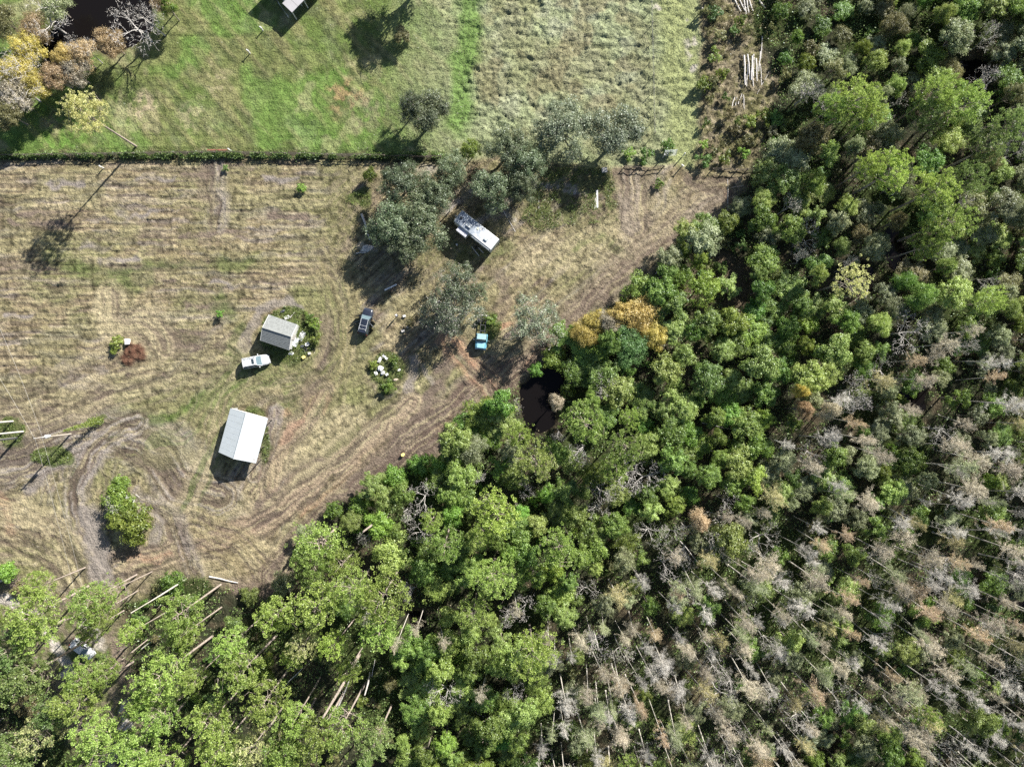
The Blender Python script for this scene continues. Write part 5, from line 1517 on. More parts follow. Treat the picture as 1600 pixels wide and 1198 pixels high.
TPL = {
    'pine': [t_pine(100 + i, dens=1.0) for i in range(5)],
    'pine_sp': [t_pine(120 + i, dens=.5, needles=40) for i in range(2)],
    'oak': [t_broad(200 + i, 9, 4.0, .23, 11000, 16, .8, .08, 40, 4, .28, .45, 16, .85, (.24, .42)) for i in range(4)],
    'oak_sp': [t_broad(220 + i, 9, 4.3, .22, 7000, 16, .8, .25, 120, 7, .24, .45, 12, .9, (.22, .40)) for i in range(3)],
    'broad': [t_broad(300 + i, 8, 2.7, .21, 9000, 13, .9, .05, 0, 3, clumps=12) for i in range(6)],
    'tall': [t_broad(330 + i, 11, 2.3, .19, 8000, 12, 1.1, .1, 0, 4, clumps=10, spread=.9) for i in range(4)],
    'fluffy': [t_broad(340 + i, 8, 3.0, .17, 12000, 12, .8, 0, 0, 10, .16, .45, 24) for i in range(3)],
    'cyp': [t_cyp(400 + i, leafy=1.0) for i in range(5)],
    'cypb': [t_cyp(420 + i, leafy=0) for i in range(3)],
    'bare': [t_bare(500 + i) for i in range(4)],
    'shrub': [t_shrub(600 + i) for i in range(6)],
    'bush': [t_broad(640 + i, 3.4, 2.2, .20, 6500, 12, .9, 0, 0, 3, .08, clumps=10, spread=.66, lrr=(.3, .48)) for i in range(4)],
}
BASE = {'pine': (14, 4.45), 'pine_sp': (14, 4.45), 'oak': (9, 4.0), 'oak_sp': (9, 4.3), 'broad': (8, 2.7), 'tall': (11, 2.3), 'fluffy': (8, 3.0), 'cyp': (14, 1.6),
        'cypb': (14, 1.6), 'bare': (9, 3.2), 'shrub': (1.9, 1.35), 'bush': (3.4, 2.2)}
BARK = {'pine': 'bark_pine', 'pine_sp': 'bark_pine', 'oak': 'bark_oak', 'oak_sp': 'dead', 'broad': 'bark_oak', 'tall': 'bark_oak', 'fluffy': 'bark_oak', 'cyp': 'bark_pale', 'cypb': 'bark_pale', 'bare': 'dead',
        'shrub': 'bark_oak', 'bush': 'bark_oak'}
for k, l in TPL.items():
    for a, b_ in l:
        a.materials.append(M[BARK[k]]); b_.materials.append(M['pine'])
NAMES = {'pine': 'pine_tree', 'pine_sp': 'pine_tree', 'oak': 'oak_tree', 'oak_sp': 'oak_tree', 'broad': 'broadleaf_tree', 'tall': 'broadleaf_tree', 'fluffy': 'tree', 'cyp': 'cypress_tree',
         'cypb': 'cypress_tree', 'bare': 'dead_tree', 'shrub': 'shrub', 'bush': 'bush'}
CATS = {'pine_tree': 'tree', 'oak_tree': 'tree', 'broadleaf_tree': 'tree', 'tree': 'tree', 'cypress_tree': 'tree', 'dead_tree': 'tree', 'shrub': 'shrub', 'bush': 'bush'}
rt = random.Random(77)
taken = []; rec = list(REC0)
def plant(kind, mat, x, y, h, r, label, group=None, z=0.0, var=None):
    H0, R0 = BASE[kind]; l = TPL[kind]; tm, cm = l[rt.randrange(len(l)) if var is None else var % len(l)]
    nm = NAMES[kind]
    root = bpy.data.objects.new(nm, None); COL.objects.link(root)
    root.location = (x, y, z + min(0, ground_z(x, y))); ln_ = .06 if kind in ('cyp', 'cypb') else .02
    root.rotation_euler = (rt.gauss(0, ln_), rt.gauss(0, ln_), rt.uniform(0, 6.283)); root.scale = (r / R0, r / R0, h / H0)
    tagp(root, label, CATS[nm], group)
    woody = nm == 'dead_tree'
    t = bpy.data.objects.new("stem" if kind in ('shrub', 'bush') else "trunk", tm); COL.objects.link(t); t.parent = root
    c_ = bpy.data.objects.new("twigs" if woody else ("foliage" if kind in ('shrub', 'bush') else "crown"), cm); COL.objects.link(c_); c_.parent = root
    c_.material_slots[0].link = 'OBJECT'; c_.material_slots[0].material = M[mat] if mat else M['dead']
    taken.append((x, y, r, h)); rec.append((root,) + to_px(x, y, h * .82))
    return root
def crown(kind, mat, px, py, rpx, h, label, group=None, zf=.82, var=None):
    """place by where the crown shows in the photo"""
    if kind[:4] == 'pine' and px < 640 and py > 900: h *= 1.2
    if kind == 'fluffy' and px < 270 and py < 200: h = 6; rpx *= 1.12
    z = h * zf; x, y = P(px, py, z); r = rpx / PXM * (CAM_H - z) / CAM_H
    return plant(kind, mat, x, y, h, r, label, group, var=var)

COLW = {'broad': 'deep green', 'broad_l': 'light green', 'broad_g': 'grey-green', 'shrub': 'olive-green', 'shrub_l': 'bright green', 'shrub_o': 'dull olive', 'under': 'blackish green',
        'cyp_tan': 'tan', 'cyp_rust': 'rust-orange', 'cyp_gold': 'mustard', 'cyp_green': 'pale grey-green', 'cyp_grey': 'pale grey', 'pine': 'bright green', None: 'bare white'}
def where(px_, py_):
    if px_ < 480: return "in the lower left woods" if px_ < 240 else "in the woods below the mown slope"
    if py_ > 1000: return "at the bottom edge's middle" if px_ < 860 else ("along the bottom right of centre" if px_ < 1230 else "in the lower right swamp corner")
    if px_ < 860: return "below the barn track"
    if py_ < 240: return "in the upper right woods" if px_ < 1420 else "in the top right corner"
    if py_ < 430: return "right of the mown strip" if px_ < 1330 else "below the umbrella pines, right side"
    if py_ < 700: return "in the dark thicket past the pond" if px_ < 1200 else ("above the cypress swamp" if px_ < 1420 else "by the right edge above the swamp")
    return "below the pond pines" if px_ < 1060 else ("in the swamp's upper left" if px_ < 1300 else "in the swamp's upper right")
def mklab(noun, mt, h, hs, px_, py_, extra_=""):
    sz = "tall" if h > hs[1] else ("low" if h < hs[0] else "mid-sized")
    s = "%s %s %s%s %s" % (sz, COLW[mt], noun, extra_, where(px_, py_))
    return s, "%s kind, %s %s, %s" % (noun, COLW[mt], where(px_, py_), sz)

# ------------------------------------------------------------------ trees picked out one by one
K = crown
# pines, lower left
K('pine', 'pine', 140, 935, 33, 13.5, "tall narrow pine at the top of the lower left woods, left of the bare patch")
K('pine', 'pine', 148, 960, 24, 12.5, "pine just above the half-hidden white car")
K('pine_sp', 'pine', 182, 922, 20, 11, "small thin pine jutting over the mown ground above the woods")
K('pine', 'pine', 45, 960, 44, 15, "broad bright pine near the left edge, left of the leaning pale trunk")
K('pine', 'pine', 68, 990, 28, 14, "bright pine between the edge pine and the white car")
K('pine', 'pine', 60, 918, 26, 12, "pine beside the round bare patch at the left edge")
K('pine', 'pine_d', 10, 1015, 38, 14, "darker pine touching the left edge below the sandy drive")
K('pine', 'pine', 128, 1056, 32, 13.5, "pine whose boughs cover the tail of the white car")
K('pine', 'pine', 165, 1045, 22, 12.5, "smaller pine right of the boughs over the white car")
K('pine', 'pine_d', 45, 1055, 44, 15, "dense dull pine below left of the white car")
K('pine', 'pine', 125, 1095, 36, 15, "pale tufted pine in the column below the white car")
K('pine', 'pine', 152, 1142, 42, 15.5, "large bright pine above the lower sandy patch")
K('pine', 'pine_d', 85, 1110, 34, 14, "dull green pine left of the pale tufted one")
K('pine_sp', 'pine_pale', 55, 1150, 36, 14, "grey-green thin pine in the bottom left corner")
K('pine', 'pine_d', 20, 1180, 42, 15, "dark pine in the very corner at the bottom left")
K('pine', 'pine', 130, 1190, 30, 15, "pine cut by the bottom edge left of the sandy patch")
K('pine', 'pine', 222, 1082, 26, 14, "small rounded pine with a long leaning trunk, left of the big round one")
K('pine', 'pine', 265, 1050, 42, 15.5, "big round pine right of the long pale leaning trunks")
K('pine', 'pine', 300, 1062, 22, 14, "small pine at the right shoulder of the big round one")
K('pine', 'pine', 281, 957, 38, 15, "pine above the big round one, below the two pale logs")
K('pine', 'pine', 292, 990, 28, 13, "pine between the upper pine and the big round one")
K('pine', 'pine', 365, 1005, 30, 15, "tall oval pine, upper part, in the dark gap")
K('pine', 'pine', 378, 1050, 38, 16, "tall oval pine, lower and wider, in the dark gap")
K('pine', 'pine', 430, 965, 32, 13, "bright pine by the mown corner at the wood's edge")
K('pine', 'pine', 415, 1090, 40, 15, "pine with bare pale inner branches, bottom centre-left")
K('pine', 'pine', 330, 1125, 36, 15, "pine with rusty litter beside it near the bottom")
K('pine', 'pine', 255, 1120, 34, 15, "pine midway along the bottom, left of the dark lane")
K('pine', 'pine', 215, 1170, 40, 15.5, "bright pine at the bottom edge right of the sandy patch")
K('pine', 'pine', 262, 1188, 34, 15.5, "pine cut by the bottom edge, second right of the sandy patch")
K('pine', 'pine', 345, 1170, 34, 15, "lower pine of the pair by the rusty litter")
K('pine_sp', 'pine_pale', 398, 1165, 36, 14, "pale sparse pine at the bottom, left of the fallen trunks")
K('pine', 'pine', 450, 1160, 38, 15, "pine left of the long split trunk at the bottom")
K('pine', 'pine', 500, 1150, 42, 15.5, "broad pine at the foot of the long split trunk")
K('pine_sp', 'pine', 540, 1130, 40, 15, "loose pine right of the long split trunk")
K('pine', 'pine_d', 590, 1160, 34, 13, "dull pine at the bottom edge right of the split trunk")
K('pine', 'pine', 440, 1185, 30, 15, "pine cut by the bottom edge left of centre")
K('pine', 'pine', 500, 845, 46, 13, "large pine crown overhanging the mown slope")
K('pine', 'pine', 485, 880, 36, 13, "pine crown just below the one overhanging the slope")
K('pine', 'pine', 535, 880, 32, 12.5, "pine right of the overhanging crown, by the lone brown trunk")
K('pine', 'pine', 500, 940, 44, 15, "left crown of the great pine clump")
K('pine', 'pine', 595, 935, 48, 15.5, "largest crown, at the right of the great pine clump")
K('pine', 'pine', 550, 925, 38, 15, "middle crown of the great pine clump")
K('pine', 'pine', 590, 985, 36, 15, "lowest crown of the great pine clump")
K('pine', 'pine_y', 525, 1010, 26, 13, "small yellowish pine under the great clump")
K('pine_sp', 'pine_pale', 470, 1008, 28, 13, "grey-centred thin pine under the great clump's left side")
K('pine', 'pine', 460, 1120, 30, 14.5, "pine between the inner-branched pine and the split trunk")
# pines and bright crowns, centre bottom
K('pine', 'pine', 692, 848, 32, 13, "upright fresh green pine right of the dark hollow")
K('pine', 'pine', 675, 815, 20, 11, "small fresh green crown under the white dead tree")
K('pine', 'pine_y', 778, 800, 44, 13, "brightest yellow-green pine south of the pond", var=0)
K('pine', 'pine_y', 758, 825, 26, 12.5, "left shoulder crown of the brightest yellow pine")
K('pine', 'pine_y', 872, 852, 38, 13, "yellow-green pine right of the brightest one, lower")
K('broad', 'broad_l', 902, 805, 20, 9, "round lime crown above the lower yellow-green pine")
K('pine', 'broad_l', 838, 722, 36, 12, "soft yellow-green crown south of the pond")
K('pine', 'pine_y', 812, 685, 26, 10, "yellowish crown on the pond's lower left bank")
K('pine', 'pine_y', 830, 1018, 42, 15, "bright round pine by the first tall pale trunks", var=1)
K('pine', 'pine', 918, 660, 40, 13, "upright bright pine right of the pond", var=2)
K('pine', 'pine', 975, 695, 32, 14, "bright pine right of the one by the pond")
K('pine', 'pine', 985, 655, 20, 12, "small tufted pine top above the second pond pine")
K('pine', 'pine', 960, 730, 28, 13, "loose pine above the grey dead branches")
K('pine', 'pine', 770, 900, 38, 13, "pine with white dead limbs in the lower centre")
K('pine', 'pine', 740, 955, 32, 12, "bright green crown left of the round pine")
K('broad', 'broad_l', 610, 870, 32, 8, "yellowish round crown right of the overhanging pine")
# right-hand pines
K('pine', 'pine', 1335, 160, 42, 15, "bright pine nearest the log stacks, upper right", var=3)
K('pine', 'pine', 1300, 165, 28, 14, "left flank crown of the upper right pine")
K('pine', 'pine', 1365, 180, 26, 14.5, "lower right flank crown of the upper right pine")
K('pine', 'pine', 1500, 165, 42, 15, "large bright pine in the upper right woods", var=4)
K('pine', 'pine', 1465, 145, 34, 14.5, "crown left of the large bright upper right pine")
K('pine', 'pine_d', 1450, 180, 30, 13, "dull crown beneath the large upper right pine")
K('pine', 'pine_y', 1388, 272, 42, 15.5, "yellow-green umbrella pine on a long leaning trunk", var=0)
K('pine', 'pine_y', 1362, 258, 24, 15, "upper left tuft of the yellow-green umbrella pine")
K('pine', 'pine', 1462, 298, 36, 16, "pine right of the yellow-green umbrella one")
K('pine', 'pine_d', 1512, 275, 30, 15, "dark green glossy pine right of the umbrella pines")
K('pine', 'pine', 1480, 348, 40, 16, "bright pine at the head of the lowest leaning trunk", var=2)
K('pine', 'pine', 1445, 385, 26, 14, "lower left crown under the lowest umbrella pine")
K('pine', 'pine_d', 1545, 230, 38, 15, "dull pine near the right edge below the large pine")
K('pine', 'pine_d', 1575, 200, 30, 15, "dull pine hard by the right edge, upper")
K('pine_sp', 'pine_pale', 1325, 440, 34, 14, "thin pine with bare pale limbs fanning from a long trunk", var=0)
K('pine', 'pine', 1545, 470, 22, 13, "small bright pine near the right edge above the cypress")
K('pine', 'pine', 1450, 1115, 17, 13, "small vivid green crown alone among grey cypress, lower right")
K('broad', 'broad_l', 1537, 1130, 22, 10, "vivid green crown with a pale limb near the lower right corner")
K('pine', 'broad_l', 982, 1190, 20, 11, "vivid green crown at the bottom edge among cypress")
# lone trees and oaks
K('pine', 'pine_pale', 143, 185, 36, 17, "lone pale thin pine above the rail fence, tall shadow across the field", zf=.75, var=1)
for a in [(610, 345, 33, "left crown of the dense oak clump"), (655, 355, 36, "front right crown of the dense oak clump"), (635, 380, 26, "lowest crown of the dense oak clump"),
          (625, 285, 31, "upper left crown of the oak clump, under the fence"), (680, 295, 29, "upper right crown of the oak clump"), (655, 322, 30, "middle crown of the oak clump"),
          (705, 262, 25, "oak by the fence end above the trailer"), (768, 290, 30, "oak above the travel trailer"), (822, 252, 28, "oak right of the one above the trailer"),
          (792, 225, 32, "tall pale oak straddling the fence line"), (815, 290, 22, "small oak above the trailer's far end")]:
    K('oak', 'oak', a[0], a[1], a[2] * 1.13, 7.5, a[3] + ", dull green")
K('oak', 'oakmoss', 880, 195, 46, 8, "grey-green airy oak in the rough grass, left of the moss-grey one")
K('oak', 'oakmoss', 965, 205, 48, 8, "moss-grey spreading oak above the north-east plot")
K('oak', 'oak', 668, 172, 38, 7, "dark open oak standing alone above the fence")
K('oak_sp', 'oak', 640, 158, 20, 7, "small left limb-tree beside the lone open oak")
K('broad', 'shrub', 735, 232, 18, 6, "small dark tree beside the fence shadow")
K('oak_sp', 'oakmoss', 706, 480, 46, 7.5, "moss-hung airy oak left of the blue truck")
K('oak_sp', 'oak', 712, 445, 36, 7.5, "upper green part-crown of the moss-hung oak group")
K('oak_sp', 'oak', 745, 455, 18, 6.5, "small oak at the upper right of the moss-hung group")
K('oak_sp', 'oakmoss', 836, 500, 42, 7.5, "airy pale oak right of the blue truck, long streaky shadow")
K('broad', 'shrub_o', 628, 52, 15, 3.4, "small yellowish tree beside a big dark shadow at the top")
K('broad', 'oak', 662, -92, 48, 12, "tall tree just above the top edge throwing the big dark shadow")
K('bush', 'shrub', 578, 272, 13, 2.6, "round dark green bush alone under the fence")
# island of bushes
K('bush', 'shrub_l', 187, 757, 17, 2.8, "small round bush at the top of the bush island")
K('bush', 'shrub', 183, 786, 29, 3.6, "middle bush of the island with a bare forked limb")
K('bush', 'shrub', 200, 816, 37, 4.2, "largest bush at the bottom of the island")
K('bare', None, 172, 790, 13, 4.2, "bare pale forked limb rising from the middle island bush")
# orange group by the pond
K('fluffy', 'orange', 1003, 487, 33, 7.5, "orange-gold tree, rightmost and largest of the autumn group", var=0)
K('fluffy', 'orange', 972, 490, 24, 7, "orange tree wedged left of the largest golden one")
K('fluffy', 'gold', 914, 524, 24, 6, "leftmost golden tree at the track's edge")
K('fluffy', 'gold', 932, 503, 22, 6, "golden tree second from the left at the track's edge")
K('fluffy', 'cyp_tan', 953, 506, 21, 6.8, "grey-tan fading tree in the middle of the golden group")
K('fluffy', 'gold', 1025, 525, 24, 6.5, "yellow-green fading tree at the right end of the golden group")
K('fluffy', 'willow', 985, 540, 34, 7, "soft green willow under the golden trees", var=1)
K('broad', 'shrub_l', 918, 552, 36, 4, "dark green bush on the far bank of the pond")
K('broad', 'shrub', 908, 580, 30, 4, "dark green bush right of the pond water")
K('bush', 'shrub', 866, 560, 24, 3, "low green growth over the top end of the pond")
K('bush', 'shrub_l', 838, 578, 13, 2, "small bush on the pond's upper left bank")
K('broad', 'broad', 945, 585, 30, 6, "green bush tree below the willow")
# autumn wood top left
for a in [('fluffy', 'rust', 42, 42, 26, "rusty grey tree at the left bank of the woodland pond"), ('fluffy', 'gold', 38, 72, 28, "golden tree at the left bank of the woodland pond"),
          ('fluffy', 'gold', 20, 108, 28, "yellowish tree on the left edge below the woodland pond"), ('bare', None, 22, 90, 24, "bare grey tree between golden crowns at the left edge"),
          ('fluffy', 'rust', 168, 62, 23, "round rust-brown tree, rightmost on the pond's lower bank"), ('fluffy', 'orange', 95, 88, 20, "golden-rust tree in the middle of the pond's lower bank"),
          ('fluffy', 'rust', 122, 86, 26, "grey-rust tree left of the round rust-brown one"), ('bare', None, 118, 66, 16, "white bare tree on the pond's lower bank"),
          ('fluffy', 'rust', 85, 118, 26, "rust-grey tree facing the pasture, lower bank"), ('fluffy', 'cyp_tan', 112, 110, 24, "tan tree facing the pasture, second from the right"),
          ('fluffy', 'cyp_tan', 18, 145, 34, "pale twiggy tree at the left edge below the yellow ones"), ('fluffy', 'gold', 50, 130, 24, "dull golden tree left of the rust-grey one"),
          ('bare', None, 15, 130, 30, "bare grey tree at the left edge below the golden crowns"), ('fluffy', 'shrub_o', 12, 178, 24, "olive tree lowest on the left edge"),
          ('bare', None, 55, 15, 34, "large bare grey tree at the upper left corner"), ('fluffy', 'cyp_green', 78, 2, 22, "green-grey tree at the top edge above the pond"),
          ('bare', None, 200, 30, 34, "large bare pale tree drooping over the right of the woodland pond"), ('fluffy', 'rust', 250, -2, 20, "rusty tree at the top edge right of the woodland pond"),
          ('bare', None, 222, 20, 26, "bare twiggy tree by the pasture corner at the top"), ('fluffy', 'shrub', 258, 8, 14, "low green bush tree at the pasture corner at the top"),
          ('fluffy', 'shrub_o', 5, 30, 26, "olive tree at the top left corner")]:
    K(a[0], a[1], a[2], a[3], a[4], 8.5 if a[0] == 'fluffy' else 9, a[5])
# dead trees in the woods
for a in [(660, 778, 22, "white bare dead tree among the bushes below the track"), (980, 742, 26, "grey dead tree right of the pond pines, left of a pair"), (1010, 748, 26, "grey dead tree right of the pond pines, right of a pair"),
          (940, 770, 20, "small grey dead tree below the pond pines"), (1138, 785, 16, "small white dead tree fallen open in the dark centre"), (915, 700, 22, "grey twiggy tree tangled under the pond pines"),
          (875, 675, 12, "small white twiggy tree at the pond's right lower bank"), (805, 638, 12, "pale twiggy tree on the pond's left bank"), (755, 755, 12, "small grey dead tree in the dark hollow below the pond"),
          (940, 605, 16, "pale grey twiggy tree above the bright pond pine"), (1340, 610, 24, "tall grey dead tree at the head of the cypress stand"), (1345, 645, 24, "grey dead tree just below the tall grey one"),
          (1560, 130, 24, "pale grey tree near the right edge by the dark water"), (1490, 60, 26, "silver-grey tree in the top right woods"), (1268, 138, 22, "blue-grey twiggy tree beside the log stacks"),
          (1420, 520, 30, "wide grey bare tree with a rusty rim above the cypress"), (695, 1085, 24, "grey dead tree in the bottom centre thicket"), (935, 1010, 26, "large pale dead tree with forked trunk at the start of the cypress"),
          (1040, 885, 20, "white dead tree leaning among fallen trunks"), (645, 925, 16, "small grey dead tree right of the great pine clump")]:
    K('bare', 'cyp_grey' if a[0] in (1262, 1490) else None, a[0], a[1], a[2], 8.5, a[3])
K('broad', 'broad_g', 1498, 55, 28, 9, "silver-green leafy tree in the top right woods")
K('fluffy', 'broad_g', 1262, 135, 28, 5.5, "blue-grey soft tree beside the log stacks")
K('broad', 'broad_l', 1140, 845, 30, 10, "blue-green crown at the edge of the cypress stand", var=2)
K('fluffy', 'cyp_rust', 1095, 815, 18, 10, "tan fluffy crown where the cypress stand begins")
K('fluffy', 'cyp_tan', 870, 628, 14, 7, "tan fading crown at the right bank of the pond")
K('broad', 'broad_l', 1058, 600, 13, 5, "bright green round bush alone on the brown clearing")
K('broad', 'shrub_l', 1065, 390, 16, 4, "bright bush at the top of the tree line by the mown strip")
K('fluffy', 'rust', 1258, 640, 15, 11, "small rusty feathery crown in the centre right greenery")
K('fluffy', 'gold', 1255, 612, 12, 11, "small golden crown in the centre right greenery")
K('fluffy', 'cyp_tan', 1300, 642, 15, 12, "small pale pinkish feathery crown left of the grey dead trees")
K('broad', 'broad_l', 1310, 545, 30, 10, "soft light green crown above the cypress stand, left")
K('broad', 'broad_l', 1270, 590, 30, 10, "pale green crown in the centre right, above the rusty one")
K('broad', 'broad_l', 1190, 570, 32, 10, "broad green dome in the centre right woods")
K('broad', 'shrub', 755, 650, 30, 5, "dark green tree at the corner of the tree line below the orange track")
K('broad', 'shrub', 735, 665, 26, 4, "dark bush left of the tree line corner")
K('broad', 'shrub', 770, 680, 24, 4.5, "dark bush below the tree line corner")
K('bush', 'shrub_l', 688, 730, 24, 3.2, "olive bush below the dark red soil")
K('bush', 'shrub_l', 655, 728, 20, 3.0, "left bush below the dark red soil")
K('bush', 'shrub_l', 612, 745, 24, 3.2, "bright bush at the tree line right of the dark soil band")
K('bush', 'shrub_l', 560, 790, 22, 3.4, "bright bush above the overhanging pine")
K('bush', 'shrub', 520, 798, 16, 3.0, "small dark bush at the tree line above the overhanging pine")
K('bush', 'shrub', 270, 912, 22, 3.4, "dark glossy bush at the wood's edge by the long log")
K('bush', 'shrub_l', 5, 895, 18, 4, "bright bush on the left edge above the round bare patch")

for (x, y, r_, h, mt, lb) in [(471, 293, 9, 1.2, 'shrub_l', "low green sapling in the mown field left of the oaks"), (342, 490, 8, 1.3, 'shrub_l', "small green sapling alone left of the shed"),
                              (352, 262, 7, 1.0, 'shrub', "small green tuft just under the fence"), (181, 534, 13, 1.6, 'weeds', "spiky pale-green plant at the left end of the dug heap"),
                              (176, 547, 8, 1.1, 'shrub', "small dark plant at the foot of the dug heap"), (605, 603, 14, 1.8, 'shrub', "round dark bush below the overgrown junk heap"),
                              (640, 505, 9, 1.3, 'shrub_o', "low olive bush in the oak shade near the person"), (768, 500, 12, 1.3, 'shrub', "dark weeds grown round the truck's bare chassis"),
                              (583, 570, 10, 1.2, 'shrub', "dark bush on the left flank of the overgrown junk heap"), (616, 566, 11, 1.2, 'shrub', "dark bush on the right flank of the overgrown junk heap"),
                              (492, 508, 12, 1.4, 'shrub_l', "bright bush at the right rim of the shed's weeds"), (483, 497, 11, 1.3, 'shrub', "dark bush behind the shed roof's right corner"),
                              (493, 530, 11, 1.3, 'shrub', "dark bush on the shed weeds' right side"), (1100, 225, 10, 1.4, 'shrub_l', "yellow-green bush above the right-hand fence"), (1165, 238, 12, 1.6, 'shrub_l', "bright yellow-green bush at the right fence end"),
                              (1045, 228, 14, 1.6, 'shrub', "dark bush behind the farm gate"), (1010, 240, 16, 1.6, 'shrub', "dark bush left of the farm gate"), (1030, 285, 10, 1.3, 'shrub', "narrow dark bush hanging into the plot below the gate"), (985, 238, 14, 1.4, 'shrub_l', "bush between the moss-grey oak and the farm gate")]:
    K('shrub', mt, x, y, r_, h, lb)

# ------------------------------------------------------------------ long leaning-looking trunks standing free of their crowns
for (px, py, tx, ty, r, lab, mt) in [(595, 808, 568, 830, .22, "short-looking brown pine trunk in the hollow right of the overhanging pine", 'bark_pine'), (562, 1022, 505, 1120, .26, "long split pale trunk near the bottom, pointing down-left", 'bark_pine'),
                                     (290, 905, 205, 957, .14, "long pale trunk slanting from the dark glossy bush", 'bark_pale'), (578, 1050, 570, 1085, .18, "crooked white trunk right of the split one", 'dead')]:
    # upright snag whose top shows at tx, ty
    x, y = P(px, py); d0 = math.hypot(px - 800, py - 599); d1 = math.hypot(tx - 800, ty - 599); h = CAM_H * (1 - d0 / d1); h = max(3, h)
    tx_, ty_ = P(tx, ty, h)
    o = MB().tube([(x, y, -.1), ((x + tx_) / 2 + .1, (y + ty_) / 2, h / 2), (tx_, ty_, h)], [r, r * .85, r * .6], 8).build("snag", M[mt]); tagp(o, lab, "tree trunk")
for (x, y, L, a, d) in [(535, 1090, 8, 68, .3), (585, 1040, 3, 80, .14), (460, 1055, 5, 45, .18), (240, 1000, 4, 35, .16), (880, 930, 5, -80, .14), (1075, 860, 5, -50, .16), (940, 845, 3, -55, .12), (1100, 700, 2.6, -20, .14), (745, 1110, 3, -25, .12), (1410, 290, 6, 40, .2), (1350, 460, 3, 80, .12)]:
    o = item('fallen_trunk', 'log', x, y, (L, d, .2), rad(a), 'dead', "%s fallen trunk lying %s" % ("long" if L > 4.5 else "short", where(x, y)), "log"); o.location.z = .8; o["group"] = "fallen trunks in the woods"; rec.append((o, x, y))

# ------------------------------------------------------------------ the rest of the woods, tree by tree
CYPZ = [(835, 1260), (858, 1080), (880, 985), (935, 905), (1000, 900), (1045, 830), (1110, 800), (1180, 790), (1215, 700), (1270, 620), (1350, 590), (1420, 560), (1500, 520), (1560, 500), (1720, 470), (1720, 1300), (835, 1300)]
PINZ = [(-60, 890), (240, 935), (400, 940), (470, 950), (620, 1030), (620, 1300), (-60, 1300)]
DARKZ = [(960, 420), (1200, 380), (1320, 470), (1300, 560), (1240, 700), (1180, 790), (1040, 820), (960, 780), (900, 640), (960, 560)]
BOTZ = [(620, 700), (860, 760), (1000, 840), (880, 985), (835, 1260), (600, 1260), (600, 960), (560, 780)]
def ip(px, py, poly): return bool(in_poly(np.array([px]), np.array([py]), poly)[0])
cand = random.Random(2024)
grid = {}
def near(x, y, d):
    i, j = int(x // 4), int(y // 4)
    for a in range(i - 1, i + 2):
        for b_ in range(j - 1, j + 2):
            for (u, v, r_) in grid.get((a, b_), ()):
                if (u - x) ** 2 + (v - y) ** 2 < (d * .5 + r_ * .5) ** 2: return True
    return False
def reg(x, y, r_): grid.setdefault((int(x // 4), int(y // 4)), []).append((x, y, r_))
for (x, y, r_, h) in taken: reg(x, y, min(3.9, r_ * 1.15))
cnt = {}
def lim(k, n): 
    cnt[k] = cnt.get(k, 0) + 1; return cnt[k] <= n
extra = []
tries = 0
